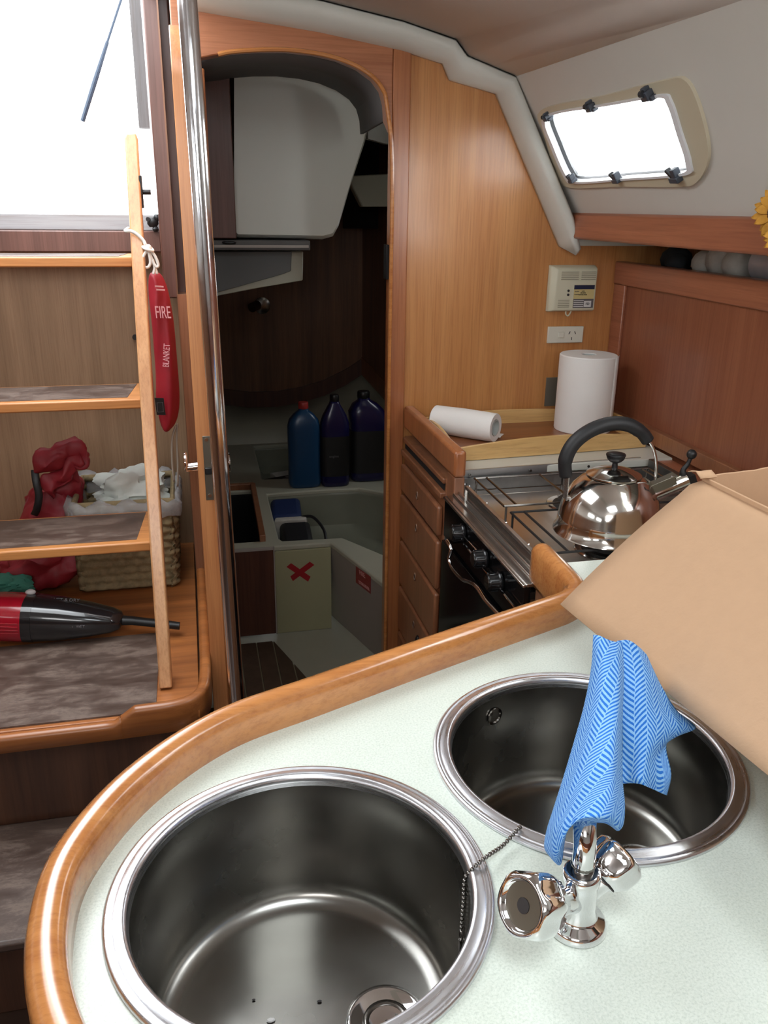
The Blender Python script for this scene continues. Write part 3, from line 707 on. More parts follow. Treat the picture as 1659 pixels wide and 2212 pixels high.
sdir = (s1_-s0).normalized(); sup = V((-sd.y, sd.x, 0)).cross(sdir); sup = sup if sup.z > 0 else -sup; sw = V((-sd.y, sd.x, 0))
obj('spout_bracket', MB().obox(kp(.098, .104)+sup*.0, sdir*.030, sw*.013, sup*.0012).obox(kp(.096, .097)-sw*.013, sdir*.028, sw*.001, sup*.010).obox(kp(.072, .098), sdir*.002, sw*.013, sup*.010), 'latch_steel', sp, bevel=.0008)
obj('bracket_screw', MB().sphere(kp(.118, .112)-sw*.004, .003, 8), 'chrome', sp, smooth=True)
obj('whistle_lever', MB().tube(cat([kp(.150, .100), kp(.140, .122), kp(.148, .136), kp(.152, .150)], 4), [.010, .010, .009, .008, .006, .005, .005, .0045, .0045, .004, .004, .004, .004], 10).sphere(kp(.153, .156), .010, 14).obox(kp(.156, .103), sdir*.010, sw*.012, sup*.012), 'black_plastic', sp, smooth=True)

# ================================================================== PENINSULA WORKTOP
inner = [(.30, .215), (.16, .262), (.05, .325), (-.03, .385), (-.088, .452), (-.118, .514), (-.1315, .589), (-.123, .668), (-.071, .763), (.015, .844), (.132, .895), (.344, .983), (.50, 1.045), (.548, 1.066), (.578, 1.090), (.594, 1.125), (.598, 1.18), (.600, 1.276)]
IP = cat([V((x, y, 0)) for x, y in inner], 8)
def offset(path, d):
    out_ = []
    for i, p in enumerate(path):
        t = (path[min(i+1, len(path)-1)]-path[max(i-1, 0)]).normalized(); out_.append(p+V((-t.y, t.x, 0))*d)
    return out_
pw = thing('peninsula_worktop', 'pale mint laminate worktop with a curved varnished teak rail and two round sink cut-outs', 'worktop', (.5, .7, .86))
SK = [(.069, .615, .179), (.420, .7506, .179)]
mid = offset(IP, .012)
outl = [V((p.x, p.y, .878)) for p in mid]+[V((.612, 1.283, .878)), V((1.213, 1.283, .878)), V((1.213, .12, .878)), V((.5, .12, .878))]
holes = [[V((x+.162*math.cos(t*2*PI/64), y+.162*math.sin(t*2*PI/64), .878)) for t in range(64)] for x, y, r in SK]
obj('laminate_top', MB().plate(outl, holes, (0, 0, .022)), 'mint_laminate', pw)
prof2 = [(.000, .864), (.000, .930), (.003, .939), (.009, .9435), (.017, .9445), (.025, .943), (.031, .938), (.034, .930), (.034, .874), (.030, .864)]
rings = []
for i, p in enumerate(IP):
    t = (IP[min(i+1, len(IP)-1)]-IP[max(i-1, 0)]).normalized(); n = V((-t.y, t.x, 0))
    rings.append([p+n*a+ez*b for a, b in prof2])
# rounded end
for k, (f, sc_) in enumerate(((.008, .93), (.013, .75), (.015, .45))):
    base = rings[-1-k]; c = V((IP[-1].x-.017, IP[-1].y, .905))
    end = [V((c.x+(q_.x-c.x)*(.5+.5*sc_), IP[-1].y+f, c.z+(q_.z-c.z)*sc_)) for q_ in rings[len(IP)-1]]
    rings.append(end)
obj('fiddle_rail', MB().loft(rings), 'teak_rail', pw, smooth='all')
body = [V((p.x, p.y, -.018)) for p in offset(IP, .022)]+[V((.60, 1.278, -.018)), V((1.213, 1.278, -.018)), V((1.213, .13, -.018)), V((.5, .13, -.018))]
wallm = MB(); top = [V((p.x, p.y, .8635)) for p in body]
ib = [p+(V((.5, .7, p.z))-p)*.03 for p in body]; it = [p+(V((.5, .7, p.z))-p)*.03 for p in top]
wallm.loft([body, top], True, False); wallm.loft([ib, it], True, False)
wallm.loft([top, it], True, False)
obj('galley_cabinet', wallm, 'teak_dark', label='curved teak cabinet front under the mint worktop', cat='cabinet')

def sink(i, x, y, r, lab):
    t = thing('sink', lab, 'sink', (x, y, .74))
    ri = r-.0215
    obj('bowl', MB().lathe([(ri+.001, .900), (ri-.001, .893), (ri-.0025, .80), (ri-.004, .766), (ri-.008, .750), (ri-.016, .742), (ri-.030, .738), (.07, .7362), (.0, .7360)], (x, y, 0), seg=96, caps=False), 'sink_steel', t, smooth='all')
    obj('rim', MB().lathe([(r, .9005), (r, .9030), (r-.002, .9050), (r-.005, .9052), (r-.0065, .9044), (r-.009, .9052), (r-.016, .9075), (r-.019, .9070), (r-.0215, .903), (r-.0225, .894), (r-.018, .898)], (x, y, 0), seg=96, caps=False), 'rim_steel', t, smooth='all')
    dn = obj('drain', MB().lathe([(.041, .7364), (.041, .7385), (.036, .7392), (.034, .7378), (.012, .7368), (.002, .7368)], (x+.078, y-.022, 0), seg=40, caps=False), 'chrome', t, smooth='all')
    hs = MB().lathe([(.024, .7372), (.024, .7380), (.020, .7384), (.018, .7374)], (x+.078, y-.022, 0), seg=32, caps=False)
    for k in range(0): a_ = k*PI/3; hs.cyl((x+.078+.02*math.cos(a_), y-.022+.02*math.sin(a_), .7368), (x+.078+.02*math.cos(a_), y-.022+.02*math.sin(a_), .7382), .004, seg=10)
    obj('drain_ring', hs, 'chrome_dark', dn, smooth='all')
    return t
sA = sink(0, *SK[0], 'nearer round steel sink in the foreground, bead chain over its rim')
sB = sink(1, *SK[1], 'further round steel sink beneath the blue cloth')
oc = V((.420-.06, .7506+.1425, .868)); on = V((.06, -.1425, 0)).normalized()
ov = obj('overflow', MB().lathe([(.012, 0), (.012, .002), (.009, .003), (.008, .001), (.001, .001)], oc, on, 20), 'chrome_dark', sB, smooth=True)
# crumbs of food in the nearer sink are tiny specks
for (px, py, s, m_) in ((585, 2204, .0035, 'label_white'), (690, 2163, .002, 'ink'), (548, 2160, .0015, 'ink')):
    c = AZ(px, py, .7372); obj('crumb', MB().sphere((c.x, c.y, .7375), s, 8, (1.3, .8, .4)), m_, label={585: 'pale crumb on the floor of the nearer sink', 690: 'larger dark speck on the floor of the nearer sink', 548: 'smaller dark speck on the floor of the nearer sink'}[px], cat='crumb')

# bead chain
ch = MB()
c0 = AZ(1120, 1790, .912); c1 = AZ(1052, 1850, .912); c2_ = AZ(1024, 1874, .909)
ctop = V((SK[0][0], SK[0][1], 0)); dv = V((c2_.x, c2_.y, 0))-ctop; dv = dv.normalized()*(.1545); hp = ctop+dv
pts = cat([c0+V((.004, .006, -.006)), c0, (c0+c1)/2-V((0, 0, .004)), c1, c2_, V((hp.x, hp.y, .896)), V((hp.x-.001, hp.y-.002, .87)), V((hp.x-.002, hp.y-.003, .835))], 12)
acc = 0; prev = pts[0]; step = .0050
for p in pts[1:]:
    seg = (p-prev).length
    while acc+seg >= step:
        f = (step-acc)/seg; prev = prev+(p-prev)*f; ch.sphere(prev, .0023, 8); seg = (p-prev).length; acc = 0
    acc += seg; prev = p
tc_ = thing('sink_chain', 'fine metal bead chain running from the further sink into the nearer one', 'chain', (c1.x, c1.y, .90))
obj('beads', ch, 'chrome_dark', tc_, smooth='all')
obj('wire', MB().tube(pts, .0005, 6), 'chrome_dark', tc_)
obj('end_ring', MB().tube([V((hp.x-.002, hp.y-.003, .829))+V((math.cos(k*PI/5)*.0, math.cos(k*PI/5)*.004, math.sin(k*PI/5)*.006)) for k in range(10)], .0008, 6, closed=True).cyl((hp.x-.002, hp.y-.003, .824), (hp.x-.002, hp.y-.004, .808), .002, .0015, 8), 'chrome_dark', tc_, smooth=True)

# ================================================================== TAP
FX, FY = AZ(1244, 1998, .9)[:2]
ta = thing('mixer_tap', 'chrome sink tap with two chunky knobs standing between the sinks', 'tap', (FX, FY, .90))
obj('body', MB().lathe([(.0262, .9002), (.0268, .902), (.0262, .906), (.024, .9095), (.018, .912), (.0165, .915), (.0150, .922), (.0150, .942), (.0152, .949), (.0165, .953), (.0165, .959), (.0145, .962), (.0105, .962)], (FX, FY, 0), seg=40), 'chrome', ta, smooth='all')
top_ = V((FX+.002, FY+.004, 1.006)); spp = cat([V((FX, FY, .958)), V((FX, FY, .985)), V((FX+.003, FY+.010, 1.004)), V((FX+.020, FY+.038, 1.011)), V((FX+.060, FY+.10, 1.006)), V((FX+.095, FY+.155, 1.000)), V((FX+.108, FY+.18, .990)), V((FX+.110, FY+.185, .975))], 6)
sp2 = obj('spout', MB().tube(spp, .0100, 20), 'chrome', ta, smooth='all')
obj('spout_collar', MB().lathe([(.0103, .967), (.0107, .968), (.0107, .970), (.0103, .971)], (FX, FY, 0), seg=32).lathe([(.0135, .9615), (.0137, .9625), (.011, .9630)], (FX, FY, 0), seg=32), 'chrome_dark', sp2, smooth=True)
def knob(neck0, face, rk, back_len, sides=8):
    ax = (face-neck0); Ln = ax.length; ax = ax.normalized()
    nk = obj('neck', MB().lathe([(.0115, 0), (.0115, Ln*.25), (.0120, Ln*.42), (.0140, Ln*.46), (.0140, Ln*.52)], neck0, ax, 24), 'chrome', ta, smooth='all')
    seg = 48
    x = V((0, 0, 1)); x = (x-ax*x.dot(ax)).normalized(); y = ax.cross(x); rings_ = []
    for (fr_, z, am) in ((.55, Ln*.45, .0), (.80, Ln*.50, .04), (.97, Ln*.68, .08), (1.0, Ln*.86, .09), (.98, Ln*.93, .05), (.90, Ln*.965, .0), (.80, Ln*.97, 0), (.76, Ln*.955, 0), (.70, Ln*.90, 0), (.28, Ln*.89, 0), (.24, Ln*.86, 0), (.02, Ln*.86, 0)):
        rings_.append([neck0+ax*z+(x*math.cos(k*2*PI/seg)+y*math.sin(k*2*PI/seg))*rk*fr_*(1+am*math.cos(sides*k*2*PI/seg)) for k in range(seg)])
    kn = obj('knob', MB().loft(rings_), 'chrome', ta, smooth='all')
    return kn, neck0, ax, Ln
t0 = V((FX, FY, .930))
kn, n0, ax_, Ln = knob(t0, AD(1118, 1958, .684), .0265, .03, 6)
obj('knob_face', MB().lathe([(.019, Ln*.905), (.0185, Ln*.915), (.0065, Ln*.912), (.006, Ln*.895), (.001, Ln*.895)], n0, ax_, 32), 'latch_steel', kn, smooth=True)
obj('screw_hole', MB().lathe([(.0062, Ln*.912), (.0062, Ln*.918), (.0005, Ln*.918)], n0, ax_, 20), 'ink', kn, smooth=True)
# right knob, seen from its side: closed dome
f2 = AD(1352, 1838, .745); ax2 = (f2-t0); L2 = ax2.length; ax2 = ax2.normalized()
obj('neck', MB().lathe([(.0110, 0), (.0115, L2*.30), (.013, L2*.40), (.0150, L2*.44)], t0, ax2, 24), 'chrome', ta, smooth='all')
x = V((0, 0, 1)); x = (x-ax2*x.dot(ax2)).normalized(); y = ax2.cross(x); rings_ = []; seg = 48
for fr_, z, am in ((.62, .44, 0), (.78, .47, .03), (.95, .62, .07), (1.0, .80, .08), (.97, .90, .08), (.80, .97, .05), (.50, 1.0, 0), (.05, 1.005, 0)):
    rings_.append([t0+ax2*(L2*z)+(x*math.cos(k*2*PI/seg)+y*math.sin(k*2*PI/seg))*.0225*fr_*(1+am*math.cos(6*k*2*PI/seg)) for k in range(seg)])
k2 = obj('knob', MB().loft(rings_), 'chrome', ta, smooth='all')
obj('knob_seam', MB().lathe([(.0150, L2*.435), (.0165, L2*.445), (.0150, L2*.455)], t0, ax2, 32), 'ink', k2)

# ================================================================== CLOTH
def cloth_grid(rows, n=7, m=8, amp=.0012, fu=0, pull=0):
    R2 = [cat([AD(p[0], p[1], p[2]-pull) for p in r], n) for r in rows]
    cols = list(zip(*R2)); C2 = [cat(c, m) for c in cols]
    G = [list(r) for r in zip(*C2)]
    uv = []
    for i, r in enumerate(G):
        for j, p in enumerate(r):
            nrm = V((-.4, -.8, .4)).normalized()
            p += nrm*amp*(math.sin(j*.55+i*.05)+.6*noise.noise(p*60))
    acc_v = [0]*len(G[0])
    UV = []
    for i, r in enumerate(G):
        u = 0
        for j, p in enumerate(r):
            if j: u += (p-r[j-1]).length
            if i: acc_v[j] += (p-G[i-1][j]).length
            UV.append((u+fu, acc_v[j]))
    return G, UV
front = [
 [(1281, 1371, .915), (1295, 1373, .905), (1310, 1380, .902), (1328, 1386, .905), (1345, 1386, .915)],
 [(1277, 1440, .905), (1293, 1438, .880), (1315, 1438, .872), (1336, 1442, .876), (1348, 1450, .892)],
 [(1262, 1520, .885), (1282, 1518, .853), (1310, 1516, .840), (1335, 1518, .843), (1346, 1522, .865)],
 [(1240, 1600, .860), (1266, 1598, .822), (1300, 1594, .806), (1330, 1596, .808), (1344, 1602, .835)],
 [(1216, 1680, .830), (1246, 1676, .785), (1290, 1668, .765), (1327, 1668, .768), (1345, 1680, .800)],
 [(1193, 1752, .795), (1226, 1746, .740), (1275, 1732, .716), (1322, 1730, .722), (1350, 1736, .755)],
 [(1180, 1795, .775), (1206, 1790, .720), (1262, 1764, .696), (1312, 1766, .700), (1348, 1776, .735)],
 [(1176, 1832, .765), (1200, 1848, .722), (1240, 1776, .708), (1300, 1774, .716), (1340, 1792, .738)],
 [(1192, 1856, .765), (1212, 1866, .745), (1232, 1786, .740), (1300, 1778, .745), (1332, 1794, .752)],
]
G, UV1 = cloth_grid(front, 8, 8, .0010, 0, .014)
clm = MB().grid(G)
right = [
 [(1332, 1384, .918), (1358, 1383, .915), (1380, 1397, .925), (1397, 1414, .940)],
 [(1343, 1448, .900), (1378, 1446, .900), (1408, 1458, .915), (1427, 1478, .935)],
 [(1343, 1520, .885), (1384, 1514, .875), (1424, 1524, .895), (1462, 1534, .930)],
 [(1343, 1585, .870), (1388, 1576, .860), (1442, 1574, .880), (1503, 1572, .925)],
 [(1343, 1640, .860), (1385, 1634, .845), (1418, 1632, .865), (1442, 1602, .900)],
 [(1343, 1685, .850), (1380, 1676, .832), (1418, 1680, .850), (1450, 1672, .870)],
 [(1344, 1693, .850), (1385, 1694, .834), (1416, 1708, .850), (1441, 1718, .868)],
]
G2, UV2 = cloth_grid(right, 8, 8, .0014, .013)
clm.grid(G2); clm.uv = UV1+UV2
co = obj('dish_cloth', clm, 'blue_cloth', smooth='all', solid=.0022, label='blue and white zigzag dish cloth draped over the tap spout', cat='cloth')

# ================================================================== CARDBOARD BOX
bx_ = thing('cardboard_box', 'open plain cardboard box on the worktop with one flap hanging out over the sink', 'box', (.88, .72, .905))
C0 = V((.668, .966, 1.16)); bz = .9075
th = .004
def wallp(a, b, h0, h1, n_, jag=0):
    pts_ = [V((a.x, a.y, bz)), V((b.x, b.y, bz))]
    m_ = 24; topl = []
    for k in range(m_+1):
        t = k/m_; p = b+(a-b)*t; topl.append(V((p.x, p.y, h1+(h0-h1)*t*0+jag*(random.random()-.5))))
    return MB().plate(pts_+topl, [], n_*th)
near = V((.690, .43, 0)); farr = V((1.10, 1.05, 0)); far2 = V((1.12, .45, 0)); C2d = V((C0.x, C0.y, 0))
obj('side_wall', wallp(C2d, near, 1.16, 1.16, V((1, 0, 0))), 'cardboard', bx_, bevel=.001)
obj('side_wall', wallp(C2d+V((.002, 0, 0)), farr, 1.16, 1.16, V((.2, -1, 0)), .003), 'cardboard', bx_)
obj('side_wall', wallp(farr, far2, 1.16, 1.16, V((-1, 0, 0)), .002), 'cardboard', bx_)
obj('side_wall', wallp(near, far2, 1.16, 1.16, V((0, 1, 0)), .002), 'cardboard', bx_)
obj('bottom', MB().prism([V((C0.x+.005, C0.y-.005, bz)), V((near.x+.005, near.y+.005, bz)), V((far2.x-.005, far2.y+.005, bz)), V((farr.x-.005, farr.y-.005, bz))], (0, 0, .004)), 'cardboard', bx_)
e0 = AZ(1210, 1305, .997); e1 = AZ(1659, 1675, .997); e1 = e0+(e1-e0)*1.35
e1.z = e0.z
f0 = V((C0.x, C0.y, 1.162)); f1 = V((near.x, .44, 1.162))
fn = (e0-f0).cross(f1-f0).normalized(); fn = fn if fn.z > 0 else -fn
rows_ = []
for k in range(13):
    t = k/12; A_ = f0+(e0-f0)*t; B_ = f1+(e1-f1)*t
    bow = fn*(.006*math.sin(PI*t)-(.006 if k == 0 else 0)+(.0015 if k == 1 else 0))
    rows_.append([A_+(B_-A_)*(j/16)+bow for j in range(17)])
rows_[0] = [p+V((.004, 0, -.001)) for p in rows_[0]]
obj('flap', MB().grid(rows_), 'cardboard', bx_, smooth='all', solid=.004)
# torn corner scrap
obj('torn_corner', MB().grid([[C0+V((-.012+.006*i+.002*random.random(), -.014+.016*j, .002+.003*random.random()+(.004 if j == 1 else 0))) for i in range(5)] for j in range(3)]), 'cardboard', bx_, solid=.0015, smooth='all')

# ================================================================== OPEN DOOR AND POLE
dr = thing('door_1', 'open teak door of the aft cabin seen edge-on beside the chrome pole', 'door', (.022, 2.05, .01), kind=S)
def door_outline(x):
    y0, y1, zb, zt_ = 1.83, 2.275, .02, AY(372, 33, 1.83).z
    r = .10; pts = [V((x, y0, zb)), V((x, y1, zb)), V((x, y1, zt_-.02))]
    for k in range(9):
        a = PI/2*k/8; pts.append(V((x, y0+r-r*math.sin(a), zt_-r*.0-(.0)-r*(1-math.cos(a)))))
    return pts
obj('door_leaf', MB().plate(door_outline(-.004), [], (.037, 0, 0)), 'teak_door', dr, bevel=.006)
obj('door_rebate', MB().box((.032, 1.842, .02), (.044, 2.275, 1.72)), 'teak_frame', dr, bevel=.003)
la = obj('lock_plate', MB().box((.010, 1.8285, AY(452, 1080, 1.83).z), (.027, 1.831, AY(445, 942, 1.83).z)), 'latch_steel', dr, bevel=.0006)
for (px, py) in ((441, 950), (452, 1071)):
    c = AY(px, py, 1.828); obj('lock_screw', MB().cyl((.0185, 1.8275, c.z), (.0185, 1.829, c.z), .0042, seg=12), 'chrome', la, smooth=True)
zl = AY(447, 1012, 1.83).z
obj('latch_bolt', MB().box((.011, 1.820, zl-.012), (.026, 1.829, zl+.004)), 'black_plastic', la, bevel=.002)
hz = zl-.010
hd = obj('door_handle', MB().tube([V((.002, 1.885, hz)), V((-.030, 1.885, hz-.002))], .010, 16).tube(cat([V((-.030, 1.885+.026*math.sin(a), hz+.013+.018*math.cos(a))) for a in [PI*k/5 for k in range(10)]], 3, True), .0035, 8, closed=True), 'chrome', dr, smooth=True)
obj('door_handle', MB().tube([V((.044, 1.885, hz)), V((.064, 1.885, hz))], .009, 16).tube(cat([V((.066, 1.885+.022*math.sin(a), hz+.006+.020*math.cos(a))) for a in [PI*k/5 for k in range(10)]], 3, True), .0035, 8, closed=True), 'chrome', dr, smooth=True)
po = thing('grab_pole', 'polished steel grab pole standing in front of the open door', 'pole', (.032, 1.62, -.02))
obj('tube', MB().cyl((.055, 1.62, -.018), (.027, 1.62, zc-.012), .0165, seg=40), 'pole_steel', po, smooth=True)
obj('foot_flange', MB().lathe([(.035, -.019), (.035, -.012), (.018, -.008), (.017, .002)], (.055, 1.62, 0), seg=32), 'chrome', po, smooth=True)

# ================================================================== PLATFORM, LADDER
PZ = .45
pf = thing('engine_step', 'deep bottom step with a raised rounded teak edge below the ladder', 'step', (-.5, 2.1, -.02))
obj('step_box', MB().box((-1.3, 1.665, -.018), (-.030, 2.648, PZ-.022)), 'teak_shaded', pf)
obj('step_top', MB().box((-1.3, 1.640, PZ-.022), (-.034, 2.648, PZ-.002)), 'teak_platform', pf, bevel=.002)
obj('tread_board', MB().box((-1.3, 1.652, PZ-.003), (-.128, 2.02, PZ+.002)), 'worn_tread', pf)
# raised rounded edge: along the right side, around the corner, dipping to the front opening
pth = cat([V((-.016, 2.64, 0)), V((-.016, 2.3, 0)), V((-.016, 1.9, 0)), V((-.018, 1.76, 0)), V((-.024, 1.69, 0)), V((-.045, 1.650, 0)), V((-.085, 1.632, 0)), V((-.14, 1.628, 0)), V((-.165, 1.627, 0)), V((-.20, 1.626, 0)), V((-.24, 1.625, 0)), V((-.6, 1.622, 0)), V((-1.3, 1.62, 0))], 6)
rings = []
for i, p in enumerate(pth):
    t = (pth[min(i+1, len(pth)-1)]-pth[max(i-1, 0)]).normalized(); n = V((-t.y, t.x, 0))
    if n.dot(V((.5, 2.1, 0))-p) > 0 and False: n = -n
    hgt = .034
    if p.x < -.17: hgt = .034-.032*min(1, (-.17-p.x)/.045)
    w_ = .013
    pr_ = [(w_, -.035), (w_, hgt-.010), (w_*.8, hgt-.003), (w_*.3, hgt), (-w_*.3, hgt), (-w_*.8, hgt-.003), (-w_, hgt-.010), (-w_, -.035), (0, -.038)]
    rings.append([p+n*a+ez*(PZ+b) for a, b in pr_])
obj('raised_edge', MB().loft(rings), 'teak_platform', pf, smooth='all')
lower = thing('lower_step', 'low worn step board at the bottom left, in front of the engine step', 'step', (-.8, 1.45, -.02))
obj('board', MB().box((-1.3, 1.315, .175), (-.30, 1.66, .200)), 'worn_tread', lower, bevel=.008)
obj('riser', MB().box((-1.3, 1.36, -.018), (-.34, 1.64, .174)), 'teak_shaded', lower)

ladd = thing('companionway_ladder', 'honey teak companionway ladder with worn dark treads', 'ladder', (-.36, 1.7, PZ))
tdir = V((0, .417, 1)).normalized()
def lp(z, off=0): return 1.735+(z-PZ)*.345
zT = 1.675
xr = -.108
tp = AY(283, 288, lp(zT)); xt = tp.x; 
def sx(z): return xr+(xt-xr)*max(0, (z-1.1))/(zT-1.1)*1.0
ztp = tp.z
def stringer(xoff, sgn):
    rings = []
    for z in (PZ+.003, .7, .95, 1.1, 1.25, 1.4, ztp-.012, ztp):
        y = lp(z); x = sx(z)+xoff; w_ = .0145 if z < ztp else .011; d_ = .034 if z < 1.2 else .030-.010*(z-1.2)/.47
        if z == ztp: d_ *= .8
        rings.append([V((x-w_, y-.0, z)), V((x+w_, y-.0, z)), V((x+w_, y+d_*1.6, z)), V((x-w_, y+d_*1.6, z))])
    return MB().loft(rings)
obj('stringer', stringer(0, 1), 'teak_ladder', ladd, bevel=.004, bseg=3)
obj('stringer', stringer(-.52, 1), 'teak_ladder', ladd, bevel=.004, bseg=3)
for (px, py, depth) in ((326, 1180, .23), (306, 872, .20), (287, 566, .16)):
    e = AX(px-2, py, -.133); z = e.z; y = e.y
    tr_ = obj('tread', MB().box((-.64, y-.002, z-.0125), (-.131, y+depth, z+.0125)), 'teak_tread', ladd, bevel=.004)
    obj('tread_inlay', MB().prism([V((-.64, y+.020, z+.0122)), V((-.165, y+.020, z+.0122)), V((-.150, y+depth-.012, z+.0122)), V((-.64, y+depth-.012, z+.0122))], (0, 0, .0012)), 'worn_tread', tr_)
obj('ladder_catch', MB().box((sx(1.52)+.012, lp(1.52)+.01, 1.49), (sx(1.52)+.018, lp(1.52)+.035, 1.56)).tube([V((sx(1.52)+.016, lp(1.52)+.02, 1.525)), V((sx(1.52)+.036, lp(1.52)+.02, 1.525))], .006, 10), 'black_plastic', ladd, bevel=.001)
sc_ = AY(330, 480, 2.54)
obj('sill_catch', MB().sphere(sc_, .016, 10, (1, .7, 1)).sphere(sc_+V((.012, 0, .012)), .011, 10).sphere(sc_+V((.006, 0, -.018)), .009, 8).cyl(sc_+V((-.012, 0, .008)), sc_+V((-.012, -.012, .008)), .006, seg=10), 'black_plastic', smooth=True, label='dark metal catch on the right end of the companionway sill', cat='catch')
obj('panel_stud', MB().cyl((AY(292, 728, 2.645).x, 2.652, AY(292, 728, 2.645).z), (AY(292, 728, 2.645).x, 2.635, AY(292, 728, 2.645).z), .008, seg=12), 'black_plastic', smooth=True, label='small black stud on the panel behind the ladder', cat='stud')

# rope and fire blanket bag
zr = AY(300, 505, lp(1.43)).z
kx, ky = sx(zr)+.022, lp(zr)-.012
rp = thing('tied_cord', 'white cord knotted in a bow around the ladder upright', 'cord', (kx, ky, zr-.08))
yy = lp(zr)-.006
A_ = [AY(273, 499, yy), AY(285, 500, yy-.004), AY(298, 508, yy-.004), AY(310, 520, yy-.004), AY(316, 532, yy-.002)]
obj('loop', MB().tube(cat([A_[0]+V((.001, .06, .004)), A_[0]+V((-.003, .02, .001))]+A_+[A_[-1]+V((.004, .045, -.004))], 5), .0038, 10), 'rope_white', rp, smooth='all')
def yp(l, y): return [AY(a, b, y) for a, b in l]
kn_ = AY(319, 536, yy-.004)
obj('knot', MB().sphere(kn_, .0095, 12, (1, .9, 1)).tube(cat([kn_+V((-.010, -.004, .002)), kn_+V((0, -.011, -.003)), kn_+V((.011, -.004, -.006)), kn_+V((.006, .008, 0)), kn_+V((-.006, .008, .003))], 4, True), .0035, 8, closed=True), 'rope_white', rp, smooth='all')
obj('bow_loop', MB().tube(cat(yp([(319, 540), (309, 556), (308, 572), (318, 578), (325, 568), (322, 548)], yy-.008), 5, True), .0034, 8, closed=True), 'rope_white', rp, smooth='all')
obj('bow_loop', MB().tube(cat(yp([(322, 540), (334, 552), (342, 572), (337, 576), (328, 560)], yy-.006), 5, True), .0034, 8, closed=True), 'rope_white', rp, smooth='all')
obj('cord_end', MB().tube(cat(yp([(322, 545), (329, 562), (334, 578), (331, 592)], yy-.004), 5), .0034, 8), 'rope_white', rp, smooth='all')

fb = thing('fire_blanket_bag', 'long red fabric bag with pale lettering hanging beside the ladder', 'bag', (-.06, 2.25, .75))
YF = 2.20
L_ = [(326, 588, 348), (324, 620, 358), (326, 660, 368), (330, 700, 376), (333, 760, 383), (336, 820, 388), (340, 880, 389), (344, 915, 386), (350, 930, 380)]
rings = []
for i, (xl, y, xr_) in enumerate(L_):
    a = AY(xl, y, YF); b = AY(xr_, y, YF); c = (a+b)/2; hw = (b.x-a.x)/2
    dpt = (.010, .020, .028, .032, .034, .034, .032, .028, .020)[i]
    rings.append([V((c.x+hw*math.cos(t)*(1-.12*math.sin(2*t)**2), YF+dpt*math.sin(t)*(.9+.2*math.sin(3*t+i)), a.z*(.5+.5*math.cos(t))*0+c.z+(.006*math.cos(2*t)))) for t in [2*PI*k/28 for k in range(28)]])
pm_ = MB().loft(rings)
pm_.v = [tuple(V(p)+V((noise.noise(V(p)*22), .5*noise.noise(V(p)*30+V((4, 0, 0)))+.25, 0))*.014) for p in pm_.v]
obj('pouch', pm_, 'bag_red', fb, smooth='all', subsurf=2)
fx = AY(348, 672, YF-.036)
text('lettering', 'FIRE', .042, 'bag_print', fb, AY(352, 676, YF-.034)+V((.0, 0, 0)), V((1, .25, -.05)), V((-.04, .08, 1)), sx=.5, extrude=.0012)
text('lettering', 'BLANKET', .022, 'bag_print', fb, AY(360, 768, YF-.037), V((.12, .02, 1)), V((-1, 0, .12)), sx=.62, extrude=.0012)
lbp = MB()
for (x, y) in ((344, 619), (347, 626)): lbp.obox(AY(x, y, YF-.028), V((.010, .003, -.001)), V((0, .001, 0)), V((0, 0, .0018)))
obj('small_print', lbp, 'bag_print', fb)
c = AY(346, 878, YF-.036)
lp1 = obj('black_label', MB().obox(c, V((.011, .001, -.001)), V((0, .001, 0)), V((-.001, 0, .022))), 'black_plastic', fb)
obj('label_frame', MB().tube([c+V((-.007, -.0015, -.014)), c+V((.007, -.0015, -.014)), c+V((.007, -.0015, .010)), c+V((-.007, -.0015, .010))], .0006, 6, closed=True), 'label_grey', lp1)
obj('pull_cord', MB().tube(cat(yp([(380, 920), (372, 950), (372, 1000), (376, 1040)], YF+.0), 5), .0028, 8), 'rope_dull', fb, smooth='all')
obj('pull_cord', MB().tube(cat(yp([(383, 915), (382, 950), (384, 1000), (384, 1050)], YF+.006), 5), .0028, 8), 'rope_dull', fb, smooth='all')
obj('hanging_cord', MB().tube(cat(yp([(330, 560), (336, 580), (340, 592)], YF-.02), 4), .003, 8), 'rope_white', fb, smooth='all')

# ================================================================== BASKET, BAG, VACUUM
bk = thing('wicker_basket', 'square woven straw basket behind the ladder', 'basket', (-.2, 2.45, PZ))
bx0, bx1, by0, by1, bz0, bz1 = -.355, -.075, 2.30, 2.575, PZ+.002, PZ+.262
def rough(mb, amp, fr, seed=0):
    mb.v = [tuple(V(p)+V((noise.noise(V(p)*fr+V((seed, 0, 0))), noise.noise(V(p)*fr+V((0, seed+7, 0))), noise.noise(V(p)*fr+V((0, 0, seed+13)))))*amp) for p in mb.v]
    return mb
def bask(inset, amp):
    rows = []; nr = 44; per = 4
    cs = [(bx0, by0), (bx1, by0), (bx1, by1), (bx0, by1)]
    for r in range(nr+1):
        z = bz0+(bz1-bz0)*r/nr; row = []; gr = (r//per)
        flare = -.012*(1-r/nr)
        for s_ in range(4):
            a = V((*cs[s_], 0)); b = V((*cs[(s_+1) % 4], 0)); t = (b-a).normalized(); n = V((t.y, -t.x, 0))
            for k in range(40):
                f = k/40; p = a+(b-a)*f
                e_ = min(f, 1-f)*1.0; rc = .018*max(0, 1-e_/.08)**2
                bu = amp*math.sin(PI*(r % per+.5)/per)*(.35+.65*abs(math.sin(PI*(f*7+(gr % 2)*.5))))
                q = p+n*(bu+flare-rc-inset); row.append(V((q.x, q.y, z)))
        row.append(row[0]); rows.append(row)
    return MB().grid(rows)
obj('woven_wall', bask(0, .012), 'straw', bk, smooth='all', solid=.006, soff=-1)
